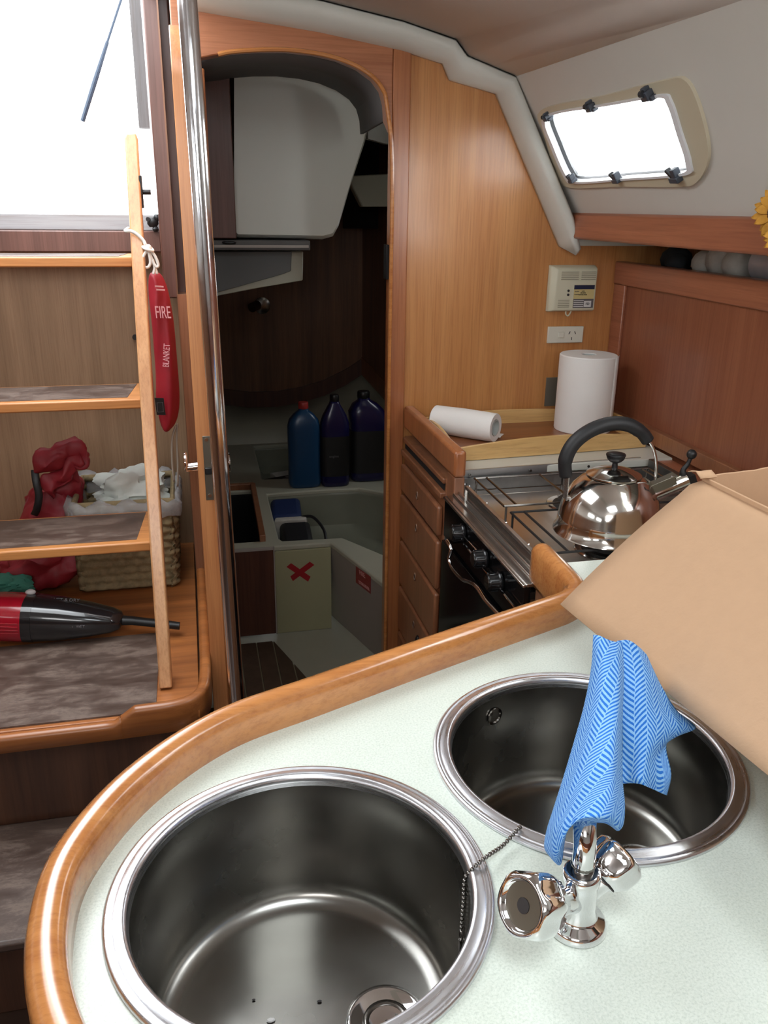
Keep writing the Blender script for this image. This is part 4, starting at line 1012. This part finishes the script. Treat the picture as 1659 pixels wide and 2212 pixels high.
obj('rim', MB().tube(cat([V((bx0+.006, by0+.006, bz1)), V((bx1-.006, by0+.006, bz1)), V((bx1-.006, by1-.006, bz1)), V((bx0+.006, by1-.006, bz1))], 1, True), .011, 10, closed=True), 'straw', bk, smooth=True)
obj('base', MB().box((bx0+.02, by0+.02, bz0), (bx1-.02, by1-.02, bz0+.01)), 'straw', bk)
def crumple(c, r, sc, amp, seed, mat, name, nseg=44, **k):
    rings = []; 
    for i in range(1, nseg//2):
        t = PI*i/(nseg//2); ring = []
        for j in range(nseg):
            a = 2*PI*j/nseg; d = V((math.cos(a)*math.sin(t), math.sin(a)*math.sin(t), -math.cos(t)))
            nz = noise.noise(d*1.6+V((seed, 0, 0)))*amp+abs(noise.noise(d*3.6+V((0, seed, 0))))*amp*.7
            ring.append(V(c)+V((d.x*sc[0], d.y*sc[1], d.z*sc[2]))*r*(1+nz))
        rings.append(ring)
    return MB().loft(rings)
obj('crumpled_tissue', crumple((-.20, 2.42, bz1+.004), .09, (1.15, .9, .62), .55, 3, '', '', 48), 'tissue', smooth=True, ang=50, label='crumpled pale tissue lying in the straw basket', cat='tissue')
fm = MB(); rows = []
for zo, ou in ((-.05, -.012), (.0, -.006), (.012, .008), (-.01, .018), (-.035, .017)):
    row = []
    for s_ in range(4):
        cs = [(bx0, by0), (bx1, by0), (bx1, by1), (bx0, by1)]
        a = V((*cs[s_], 0)); b = V((*cs[(s_+1) % 4], 0)); t = (b-a).normalized(); n = V((t.y, -t.x, 0))
        for k in range(14):
            p = a+(b-a)*(k/14); w_ = .008*math.sin(k*1.7+s_*2+zo*90)
            row.append(p+n*(ou+w_*.4)+ez*(bz1+zo+w_*(1.0 if zo != .012 else 1.6)))
    row.append(row[0]); rows.append(row)
obj('bin_liner', fm.grid(rows), 'liner_film', bk, smooth='all', solid=.0006)

# red nylon bag
rb_ = thing('red_nylon_bag', 'crumpled red nylon bag with black straps behind the ladder treads', 'bag', (-.48, 2.42, PZ))
Yr = 2.40
def blob(px, py, y, r, sc, seed, amp=.30):
    c = AY(px, py, y); return crumple(c, r, sc, amp, seed, '', '')
m_ = blob(115, 1135, Yr, .072, (1.15, .8, 1.5), 5)
for q in (blob(95, 1215, Yr-.02, .085, (1.3, .8, .75), 9), blob(140, 1045, Yr+.02, .052, (.9, .8, 1.5), 12)): m_.add(q.v, q.f)
obj('bag_body', rough(m_, .022, 24, 5), 'nylon_red', rb_, smooth=True, ang=60)
def fold(pts, r, sx_=1, sy_=.55): return MB().tube(cat([AY(*p) for p in pts], 6), r, 16, sx=sx_, sy=sy_)
obj('bag_fold', rough(MB().tube(cat([AY(78, 1010, Yr-.05), AY(110, 990, Yr-.06), AY(140, 972, Yr-.05), AY(166, 975, Yr-.04), AY(178, 1000, Yr-.03)], 6), [.016, .020, .024, .027, .028, .029, .029]+[.028]*18, 28), .022, 26), 'nylon_red', rb_, smooth='all')
obj('bag_fold', rough(MB().tube(cat([AY(100, 1058, Yr-.05), AY(125, 1035, Yr-.06), AY(155, 1005, Yr-.05), AY(175, 990, Yr-.04)], 6), [.022]*19, 28), .022, 30, 3), 'nylon_red', rb_, smooth='all')
obj('strap', MB().tube(cat([AY(75, 1015, Yr-.062), AY(78, 1040, Yr-.075), AY(84, 1070, Yr-.08), AY(80, 1098, Yr-.08), AY(74, 1112, Yr-.07)], 6), .010, 10, sy=.3), 'black_plastic', rb_, smooth='all')
obj('green_rag', crumple(AY(18, 1262, 2.28), .045, (1.3, .9, .5), .5, 21, '', ''), 'green_cloth', smooth=True, ang=30, label='bit of green cloth peeping out at the left behind the hand vacuum', cat='cloth')

# hand vacuum
va = thing('hand_vacuum', 'red and black handheld vacuum cleaner lying on the bottom step', 'vacuum', (-.36, 2.02, PZ+.003))
b0 = AZ(-30, 1335, .515); b1 = AZ(58, 1333, .512); b2 = AZ(80, 1331, .512); b3 = AZ(266, 1340, .492); tipn = AZ(388, 1352, .476)
axv = (b3-b1).normalized()
def vr(p, w, h): 
    sdv = axv.cross(ez).normalized(); u = sdv.cross(axv)
    return [p+sdv*(w*math.copysign(abs(math.cos(t))**.8, math.cos(t)))+u*(h*math.copysign(abs(math.sin(t))**.8, math.sin(t))) for t in [2*PI*k/32 for k in range(32)]]
P_ = lambda t: b1+(b3-b1)*t
obj('motor_housing', MB().loft([vr(P_(-.95), .02, .02), vr(P_(-.9), .045, .042), vr(P_(-.6), .060, .055), vr(P_(-.25), .064, .058), vr(P_(0), .064, .058)]), 'vac_red', va, smooth=True)
gr_ = MB()
for k in range(9):
    for sgn in (1,):
        pz = P_(-.05); sdv = axv.cross(ez).normalized(); sdv = sdv if sdv.y < 0 else -sdv
        a_ = math.radians(-50+k*9); off_ = sdv*math.cos(a_)*.0645+ez*math.sin(a_)*.0585
        gr_.tube([P_(-.28)+off_, P_(-.02)+off_], .0016, 6)
obj('housing_ribs', gr_, 'vac_red', va)
obj('collar', MB().loft([vr(P_(0), .0645, .0585), vr(P_(.10), .064, .058)]), 'vac_dark', va, smooth=True)
obj('dust_bowl', MB().loft([vr(P_(.10), .062, .057), vr(P_(.35), .059, .052), vr(P_(.65), .050, .040), vr(P_(.88), .040, .028), vr(P_(.97), .030, .020), vr(P_(1.0), .015, .010)]), 'vac_dark', va, smooth=True)
sdv = axv.cross(ez).normalized(); sdv = sdv if sdv.y < 0 else -sdv
obj('bowl_ridge', MB().tube([P_(.12)+ez*.046+sdv*.036, P_(.5)+ez*.038+sdv*.032, P_(.95)+ez*.018+sdv*.018], .0022, 8).tube([P_(.12)+ez*.036+sdv*.047, P_(.5)+ez*.028+sdv*.041, P_(.95)+ez*.012+sdv*.024], .0022, 8), 'vac_dark', va, smooth=True)
obj('crevice_nozzle', MB().loft([vr(P_(.93), .016, .012), vr(P_(1.1), .013, .010), vr(tipn, .011, .009)]), 'vac_black', va, smooth=True)
obj('release_button', MB().sphere(AZ(66, 1279, .572), .011, 12, (1.2, .8, .7)), 'vac_button', va, smooth=True)
text('bowl_lettering', 'WET & DRY', .013, 'label_grey', va, P_(.42)+ez*.051-sdv*.002, axv, -sdv*.9+ez*.5, extrude=.0008)
text('bowl_lettering', 'DRY  WET', .010, 'label_grey', va, P_(.55)+sdv*.052+ez*.006, axv, ez+sdv*-.3, extrude=.0015)

# ================================================================== AFT CABIN (seen through the doorway)
BZ = .35
def Z(pts, z): return [AZ(x, y, z) for x, y in pts]
outer = [V((-.02, 2.80, BZ)), V((.447, 2.80, BZ)), V((.575, 2.36, BZ)), V((1.2, 2.36, BZ)), V((1.2, 4.22, BZ)), V((-.02, 4.22, BZ))]
h1 = Z([(577, 1067), (695, 1058), (775, 1054)], BZ)+[V((.78, 3.30, BZ)), V((.92, 2.95, BZ)), V((.86, 2.55, BZ)), V((.70, 2.50, BZ))]+Z([(752, 1166), (742, 1162), (612, 1169), (602, 1163)], BZ)
h2 = Z([(548, 963), (690, 955), (745, 953)], BZ)+Z([(765, 1000), (755, 1030), (567, 1035)], BZ)
hb = [V((.045, 2.86, BZ)), V((.205, 2.86, BZ)), V((.215, 3.45, BZ)), V((.055, 3.45, BZ))]
obj('trim_13', MB().plate(outer, [h1, h2, hb], (0, 0, -.022)), 'white_liner', kind=S, bevel=.006, label='white moulded bench top of the aft cabin with open lockers', cat='bench')
def bin_(name, hole_, depth, mat, lab, taper=.9, dirx=0):
    c = sum(hole_, V((0, 0, 0)))/len(hole_); rings = []
    for k, (f, z) in enumerate(((1.002, -.006), (1.002, -.03), (.97, -depth*.8), (.85, -depth), (.02, -depth))):
        rings.append([V((c.x+(p.x-c.x)*f, c.y+(p.y-c.y)*f, BZ+z)) for p in hole_])
    obj(name, MB().loft(rings, True, False), mat, kind=S, smooth=True, label=lab, cat='locker', solid=.004, soff=1)
bin_('locker_well', h1, .20, 'basin_grey', 'large grey-green well in the aft cabin bench')
bin_('locker_well', h2, .14, 'basin_grey', 'small square well in the far part of the aft cabin bench')
bin_('locker_well', hb, .30, 'dark_void', 'narrow black well on the left of the aft cabin bench')
obj('trim_14', MB().obox((.213, 3.16, BZ+.012), (.011, 0, 0), (.006, .31, 0), (0, 0, .014)).obox((.13, 3.47, BZ+.012), (.095, 0, 0), (0, .012, 0), (0, 0, .014)), 'teak_drawer', kind=S, bevel=.003, label='teak strip framing the narrow black well', cat='trim')
# fronts
obj('trim_15', MB().box((.243, 2.795, 0), (.449, 2.815, BZ-.02)), 'cream_liner', kind=S, bevel=.002, label='cream bench front marked with a red taped cross', cat='bench front')
obj('trim_16', MB().prism([V((.449, 2.80, BZ-.020)), V((.466, 2.90, 0)), V((.640, 2.33, 0)), V((.578, 2.355, BZ-.020))], (.014, .004, 0)), 'liner_pink', kind=S, label='slanting white bench side with a red sticker', cat='bench front')
bd = thing('locker_door', 'dark brown locker door left of the taped cross', 'door', (.16, 2.79, .01))
obj('door_board', MB().box((.086, 2.782, .008), (.238, 2.80, BZ-.006)), 'brown_bin', bd, bevel=.002)
obj('door_edge', MB().box((.084, 2.780, BZ-.006), (.240, 2.802, BZ-.001)).box((.238, 2.78, .006), (.2425, 2.802, BZ-.001)), 'liner_pink', bd)
# tape cross
yt = 2.7945
def strip(a, b, w_, mat, name, par=None, dy=0, **k):
    A1 = AY(*a, yt-dy); B1 = AY(*b, yt-dy); d = (B1-A1).normalized(); n = V((-d.z, 0, d.x))*w_
    return MB().add([A1+n+d*.004, A1-n, B1-n+d*.003, B1+n-d*.002]+[p+V((0, .0006, 0)) for p in (A1+n+d*.004, A1-n, B1-n+d*.003, B1+n-d*.002)], [(0, 1, 2, 3), (7, 6, 5, 4), (0, 3, 7, 4), (1, 5, 6, 2), (0, 4, 5, 1), (2, 6, 7, 3)])
cr = thing('tape_cross', 'cross of red tape stuck on the cream bench front', 'tape', AY(647, 1233, yt))
obj('tape_strip', strip((623, 1220), (668, 1251), .0105, '', ''), 'tape_red', cr)
obj('tape_strip', strip((629, 1251), (674, 1217), .0105, '', '', dy=.0008), 'tape_red', cr)
# sticker on the slanting side
pA, pB, pC = V((.449, 2.80, BZ-.020)), V((.578, 2.355, BZ-.020)), V((.466, 2.90, 0))
sN = (pB-pA).cross(V((.640, 2.33, 0))-pA).normalized(); sN = -sN if sN.x > 0 else sN
so_ = pA+sN*.0015
c4 = [APL(x, y, so_, sN) for x, y in [(769, 1223), (801, 1246), (801, 1283), (769, 1258)]]
sk = obj('safety_sticker', MB().prism(c4, sN*.0008), 'sticker_red', label='small red fire extinguisher sticker on the slanting bench side', cat='sticker')
cc = sum(c4, V((0, 0, 0)))/4; xd = (c4[1]-c4[0]).normalized(); yd = sN.cross(xd); yd = yd if yd.z > 0 else -yd
wst = (c4[1]-c4[0]).length
text('sticker_words', 'FIRE', .026, 'sticker_print', sk, cc+yd*.022+sN*.0012, xd, yd, sx=.9)
text('sticker_words', 'EXTINGUISHER', .019, 'sticker_print', sk, cc-yd*.022+sN*.0012, xd, yd, sx=wst*.92/.165)
# sole
obj('floor_aft', MB().box((-.05, 2.345, -.012), (1.25, 4.48, -.001)), 'white_liner', kind=S, label='white moulded sole of the aft cabin', cat='floor')
gr2 = thing('teak_grating', 'dark teak slatted floor board inside the doorway', 'floor board', (.17, 2.55, 0))
edge = lambda x: 2.73 if x < .225 else 2.73-(x-.225)*3.4
obj('caulk_base', MB().prism([V((.05, 2.36, 0)), V((.05, 2.728, 0)), V((.222, 2.728, 0)), V((.33, 2.362, 0))], (0, 0, .004)), 'caulk', gr2)
for k, (x0_, x1_) in enumerate(((.052, .098), (.103, .158), (.163, .218), (.223, .272), (.277, .318))):
    obj('slat', MB().prism([V((x0_, 2.362, .003)), V((x1_, 2.362, .003)), V((x1_, max(2.37, edge(x1_)-.003), .003)), V((x0_, max(2.38, edge(x0_)-.003), .003))], (0, 0, .005)), 'slat_dark', gr2, bevel=.0008)
# far curved wall
YW = 4.45
low = [(440, 868), (480, 873), (540, 880), (600, 878), (650, 869), (700, 854), (745, 832), (782, 808)]
lw = [AY(x, y, YW) for x, y in low]; cx = lw[-1].x
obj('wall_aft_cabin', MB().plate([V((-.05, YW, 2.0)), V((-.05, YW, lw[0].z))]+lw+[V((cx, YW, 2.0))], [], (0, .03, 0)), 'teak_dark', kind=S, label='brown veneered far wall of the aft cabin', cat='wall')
bandp = [p+V((0, -.012, .0)) for p in lw]+[p+V((0, -.012, .085)) for p in reversed(lw)]
obj('trim_17', MB().plate(bandp, [], (0, .012, 0)), 'brown_bin', kind=S, label='dark curved board along the foot of the far wall', cat='trim')
rw = V((cx, YW, lw[-1].z)); r1 = AY(850, 882, 3.9)
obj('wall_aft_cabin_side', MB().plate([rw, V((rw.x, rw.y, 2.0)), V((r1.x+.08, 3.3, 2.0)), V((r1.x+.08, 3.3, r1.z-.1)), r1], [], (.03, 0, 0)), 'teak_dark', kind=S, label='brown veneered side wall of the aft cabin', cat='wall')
obj('trim_18', MB().plate([rw+V((-.006, 0, 0)), rw+V((-.006, 0, .09)), r1+V((-.006, 0, .09)), r1+V((-.006, 0, 0))], [], (.01, 0, 0)), 'teak_drawer', kind=S, label='brown board along the foot of the side wall', cat='trim')
# liner slope from bench to walls
bk_ = [V((min(p.x, 1.2), 4.20, BZ+.0)) for p in lw]
obj('trim_19', MB().grid([[V((-.05, 4.195, BZ-.006))]+[V((p.x, 4.195, BZ-.006)) for p in lw]+[V((1.19, 4.195, BZ-.006))], [V((-.05, YW+.006, lw[0].z+.004))]+[p+V((0, .006, .004)) for p in lw]+[r1+V((.02, 0, 0))]]), 'white_liner', kind=S, smooth='all', solid=.006, label='white liner rising from the bench to the far wall', cat='trim')
obj('trim_20', MB().grid([[V((1.19, 4.195, BZ-.006)), V((1.19, 2.4, BZ-.006))], [r1+V((.02, 0, 0)), V((r1.x+.12, 2.4, r1.z))]]), 'white_liner', kind=S, solid=.006, label='white liner rising to the hull side of the aft cabin', cat='trim')
# shell
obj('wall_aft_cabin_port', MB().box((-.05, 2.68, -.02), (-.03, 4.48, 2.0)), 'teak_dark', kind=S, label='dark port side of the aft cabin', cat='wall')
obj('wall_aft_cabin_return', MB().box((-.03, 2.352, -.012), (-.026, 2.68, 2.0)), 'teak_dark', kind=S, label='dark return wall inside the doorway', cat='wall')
obj('wall_aft_cabin_starboard', MB().box((1.22, 2.345, -.02), (1.25, 4.48, 1.47)).box((.965, 2.345, 1.45), (1.25, 4.48, 1.47)).box((.955, 2.345, 1.45), (.965, 4.48, 2.0)), 'white_gelcoat', kind=S, label='hull side of the aft cabin', cat='wall')
obj('ceiling_aft', MB().box((-.05, 2.345, 1.985), (.965, 4.48, 2.0)), 'head_grey_and_shade', kind=S, label='deckhead of the aft cabin, coloured grey for shade', cat='ceiling')
# arch return under the deckhead, its shade put into the dark grey colour
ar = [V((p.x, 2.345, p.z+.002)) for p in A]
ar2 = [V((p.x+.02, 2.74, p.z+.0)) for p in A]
obj('trim_21', MB().grid([[V((.055, 2.345, A[0].z-.02))]+ar, [V((.055, 2.74, A[0].z-.01))]+ar2]), 'head_grey_and_shade', kind=S, smooth='all', solid=.01, soff=1, label='arched return above the doorway, coloured grey for shade', cat='trim')
# overhead white moulding
pts = [(506, 40), (506, 505), (515, 515), (700, 518), (722, 512), (734, 490), (760, 400), (792, 305), (800, 270), (812, 40)]
YM = 2.80
fr_ = [AY(x, y, YM) for x, y in pts]; cM = V((.38, YM, 1.65))
rings = []
for y, f in ((YM+.04, 1.0), (YM+.012, .985), (YM, .95)):
    rings.append([V((cM.x+(p.x-cM.x)*(f if p.x > .3 else 1), y, cM.z+(p.z-cM.z)*(f if p.z < 1.5 else 1))) for p in fr_])
rings = [[V((p.x, 3.5, p.z)) for p in rings[0]]]+rings
obj('overhead_moulding', MB().loft(rings), 'white_gelcoat', smooth=True, ang=50, bevel=0, label='big rounded white moulding hanging from the deckhead in the aft cabin', cat='moulding')
a = AY(440, 120, 2.79); b = AY(508, 515, 2.79)
obj('hanging_locker', MB().box((-.02, 2.775, b.z), (b.x+.004, 2.798, 1.98)), 'teak_post', bevel=.003, label='dark brown panel left of the white overhead moulding', cat='panel')
sh_ = thing('overhead_shelf', 'thin shelf with a pale edge under the white overhead moulding', 'shelf', (.2, 2.85, 1.35))
a = AY(670, 520, 2.76); b = AY(668, 541, 2.76)
obj('shelf_board', MB().box((-.02, 2.76, b.z), (a.x, 3.1, a.z)), 'head_grey_and_shade', sh_, bevel=.003)
obj('shelf_edge', MB().box((.06, 2.752, b.z+.008), (a.x-.006, 2.76, b.z+.016)), 'liner_pink', sh_)
obj('shelf_fitting', MB().sphere(AY(495, 524, 2.755), .014, 12, (1.6, .5, .4)), 'black_plastic', sh_, smooth=True)
# skewed white panel below shelf
wp = [AY(655, 543, 2.9), AY(654, 606, 2.9), AY(560, 622, 2.9), AY(440, 645, 2.9), AY(440, 543, 2.9)]
pn2 = obj('white_cabinet', MB().plate(wp, [], (0, .12, 0)), 'white_liner', bevel=.004, label='white moulded cabinet end below the overhead shelf', cat='cabinet')
wp2 = [AY(630, 543, 2.895), AY(628, 585, 2.895), AY(610, 592, 2.895), AY(440, 640, 2.895), AY(440, 543, 2.895)]
obj('recessed_face', MB().plate(wp2, [], (0, -.006, 0)), 'grey_panel', pn2, bevel=.002)
ck = AY(555, 658, YW-.04)
hk = thing('door_knob', 'small dark metal knob on the far wall of the aft cabin', 'knob', ck)
obj('knob', MB().cyl(ck+V((-.03, -.06, -.008)), ck+V((.0, -.02, 0)), .024, seg=20), 'chrome_dark', hk, smooth=True)
obj('rose', MB().lathe([(.042, 0), (.042, .006), (.02, .012)], AY(566, 660, YW-.001), (0, -1, 0), 24), 'chrome_dark', hk, smooth=True)
# upper right bits
obj('white_bracket', MB().plate([AY(748, 380, 3.7), V((.956, 3.7, AY(850, 372, 3.7).z)), V((.956, 3.7, AY(850, 446, 3.7).z)), AY(782, 447, 3.7)], [], (0, .06, 0)), 'white_liner', bevel=.006, label='pale angular bracket high on the right inside the aft cabin', cat='bracket')
obj('deck_liner', MB().plate([AY(790, 150, 3.45), AY(900, 150, 3.45), AY(900, 320, 3.45), AY(832, 310, 3.45), AY(795, 300, 3.45)], [], (0, .04, 0)), 'white_gelcoat', label='white liner behind the right corner of the overhead moulding', cat='liner')
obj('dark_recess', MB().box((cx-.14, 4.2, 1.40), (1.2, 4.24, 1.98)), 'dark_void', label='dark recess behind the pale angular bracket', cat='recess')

hz_ = AY(833, 565, 2.33).z
obj('striker', MB().box((.528, 2.300, hz_-.045), (.5355, 2.334, hz_+.045)), 'black_plastic', bevel=.001, label='dark metal hinge plate on the right side of the doorway', cat='hinge')
# bottles
def bottle(px0, px1, pyb, pyt, y, name, mat, cap, lab, kind_, dep=.6, rot=0):
    a = AY(px0, pyb, y); b = AY(px1, pyb, y); top = AY((px0+px1)/2, pyt, y).z
    c = (a+b)/2; zb = BZ+.001; H = top-zb; w_ = (b.x-a.x)/2
    t = thing('bottle', lab, 'bottle', (c.x, y, zb))
    def ring(z, fw, fd, ox=0):
        return [V((c.x+ox+w_*fw*math.copysign(abs(math.cos(q))**.6, math.cos(q)), y+w_*dep*fd*math.copysign(abs(math.sin(q))**.6, math.sin(q)), zb+z*H)) for q in [2*PI*k/32 for k in range(32)]]
    if kind_ == 0: sh2 = [(0, .86, .86), (.01, .95, .95), (.05, 1, 1), (.30, .98, .98), (.62, 1, 1), (.72, .99, .99), (.80, .88, .9), (.86, .62, .75), (.90, .36, .55), (.905, .30, .5), (.93, .28, .46)]; o_ = 0
    elif kind_ == 1: sh2 = [(0, .86, .86), (.01, .95, .95), (.06, 1, 1), (.35, .98, .98), (.60, 1, 1), (.70, .97, .97), (.78, .80, .86), (.86, .52, .7), (.91, .34, .55), (.93, .30, .5)]; o_ = 0
    else: sh2 = [(0, .86, .86), (.01, .95, .95), (.06, 1, 1), (.40, .99, .99), (.66, 1, 1), (.78, .90, .93), (.86, .62, .78), (.90, .32, .5), (.93, .28, .45)]; o_ = -1
    offx = [(-.30*w_*max(0, (z-.66)/.27) if o_ else 0) for z, _, _ in sh2]
    bd_ = obj('bottle_body', MB().loft([ring(z, fw, fd, ox) for (z, fw, fd), ox in zip(sh2, offx)]), mat, t, smooth='all')
    cxx = c.x+offx[-1]; cr_ = w_*.31
    obj('cap', MB().lathe([(cr_*.95, H*.925), (cr_, H*.93), (cr_, H*.985), (cr_*.9, H), (.001, H)], (cxx, y, zb), seg=24), cap, t, smooth=True)
    return t, bd_, c, w_, H, zb, ring
t, b_, c, w_, H, zb, rg = bottle(624, 693, 1052, 868, 3.47, 'b', 'bottle_blue', 'cap_red', 'mid-blue plastic bottle with a red cap on the aft cabin bench', 0)
t, b_, c, w_, H, zb, rg = bottle(693, 754, 1052, 852, 3.46, 'b', 'bottle_navy', 'cap_black', 'narrow navy bottle with a black cap, middle of the three', 1)
obj('bottle_label', MB().loft([rg(.12, 1.02, 1.02), rg(.56, 1.02, 1.02)], True, False), 'bottle_label', t, smooth='all')
text('label_line', 'engine', .016, 'label_grey', t, (c.x-.01, 3.46-w_*.6-.004, zb+.14), ex, ez)
t, b_, c, w_, H, zb, rg = bottle(755, 838, 1040, 844, 3.52, 'b', 'bottle_navy', 'cap_black', 'wide navy bottle beside the door casing, black cap', 2)
obj('bottle_label', MB().loft([rg(.10, 1.02, 1.02), rg(.58, 1.02, 1.02)], True, False), 'bottle_label', t, smooth='all')
# things in the wells
cb = thing('cool_bag', 'blue and black insulated bag in the large well', 'bag', (.33, 3.1, BZ-.17))
cbx = (.268, .375)
obj('blue_top', MB().obox((.335, 3.245, BZ-.085), (.062, .0, 0), (.01, .11, 0), (0, 0, .075)), 'cool_blue', cb, bevel=.02, bseg=3)
obj('white_band', MB().obox((.340, 3.115, BZ-.088), (.064, 0, 0), (.004, .018, 0), (0, 0, .074)), 'grime_white', cb, bevel=.006)
obj('black_body', MB().obox((.345, 2.985, BZ-.095), (.060, .0, 0), (.008, .11, 0), (0, 0, .075)), 'black_rubber', cb, bevel=.02, bseg=3)
obj('carry_cord', MB().tube(cat([V((.38, 3.13, BZ-.02)), V((.425, 3.10, BZ-.01)), V((.455, 3.0, BZ-.03)), V((.45, 2.92, BZ-.06))], 6), .006, 8), 'black_rubber', cb, smooth=True)
pk = thing('printed_packet', 'pale packet with a black printed end in the far small well', 'packet', (.40, 3.6, BZ-.1))
obj('packet_body', MB().obox((.47, 3.72, BZ-.06), (.12, .04, 0), (-.03, .10, 0), (0, 0, .03)), 'grime_white', pk, bevel=.004)
obj('black_end', MB().obox((.375, 3.60, BZ-.045), (.085, .03, 0), (-.012, .06, 0), (0, 0, .035)), 'bottle_label', pk, bevel=.003)
for k in range(3): obj('printed_row', MB().obox((.375+.016*k, 3.585+.03*k, BZ-.0085), (.028, .008, 0), (-.003, .008, 0), (0, 0, .0008)), 'label_grey', pk)

# ================================================================== SUNFLOWERS at the right edge
def sunflower(c, r, nrm, lab, np_=26, heart=.42):
    t = thing('sunflower', lab, 'flower', c)
    nrm = V(nrm).normalized(); x = nrm.cross(ez).normalized(); y = nrm.cross(x)
    for lay in range(2):
        for k in range(np_//2):
            a = 2*PI*(k+.5*lay)/(np_//2)+random.uniform(-.06, .06); d = x*math.cos(a)+y*math.sin(a); s_ = nrm.cross(d)
            Lp = r*random.uniform(.9, 1.05); w_ = r*.17; rows = []
            for i in range(7):
                f = i/6; ww = w_*math.sin(PI*min(.97, f*.9+.12))**.7*(1 if f < .9 else .55)
                cen = V(c)+d*(r*heart*.8+(Lp-r*heart*.8)*f)+nrm*(r*.16*math.sin(f*2.2)*(1-.3*lay)-r*.06*lay)
                rows.append([cen-s_*ww+nrm*.0015, cen-s_*ww*.4-nrm*.001*(i % 2), cen, cen+s_*ww*.4-nrm*.001*(i % 2), cen+s_*ww+nrm*.0015])
            obj('petal', MB().grid(rows), 'petal', t, smooth='all', solid=.001)
    hb_ = MB(); rings = []
    for f, z in ((1, -.05), (1.02, .06), (.85, .16), (.5, .20), (.05, .18)):
        rings.append([V(c)+nrm*(r*z)+(x*math.cos(q)+y*math.sin(q))*r*heart*f for q in [2*PI*k/28 for k in range(28)]])
    obj('flower_heart', MB().loft(rings), 'flower_heart', t, smooth='all')
    return t
cA = AX(1688, 458, .99); cB = AX(1718, 508, .975)
sunflower(cA, .046, (-.75, -.6, .2), 'upper yellow sunflower with a dark heart cut by the right picture edge', 22, .48)
sunflower(cB, .050, (-.8, -.5, .1), 'lower yellow sunflower overlapping the valance at the right picture edge', 26, .30)
obj('flower_stalk', MB().tube(cat([cB+V((.02, -.0, -.02)), V((1.02, cB.y-.02, 1.38)), V((1.15, cB.y-.05, 1.362))], 5), .003, 8).tube(cat([cA+V((.02, 0, 0)), V((1.02, cA.y-.03, 1.40)), V((1.15, cB.y-.04, 1.362))], 5), .003, 8), 'green_cloth', smooth=True, label='thin green stalks of the two sunflowers behind the valance', cat='stalk')
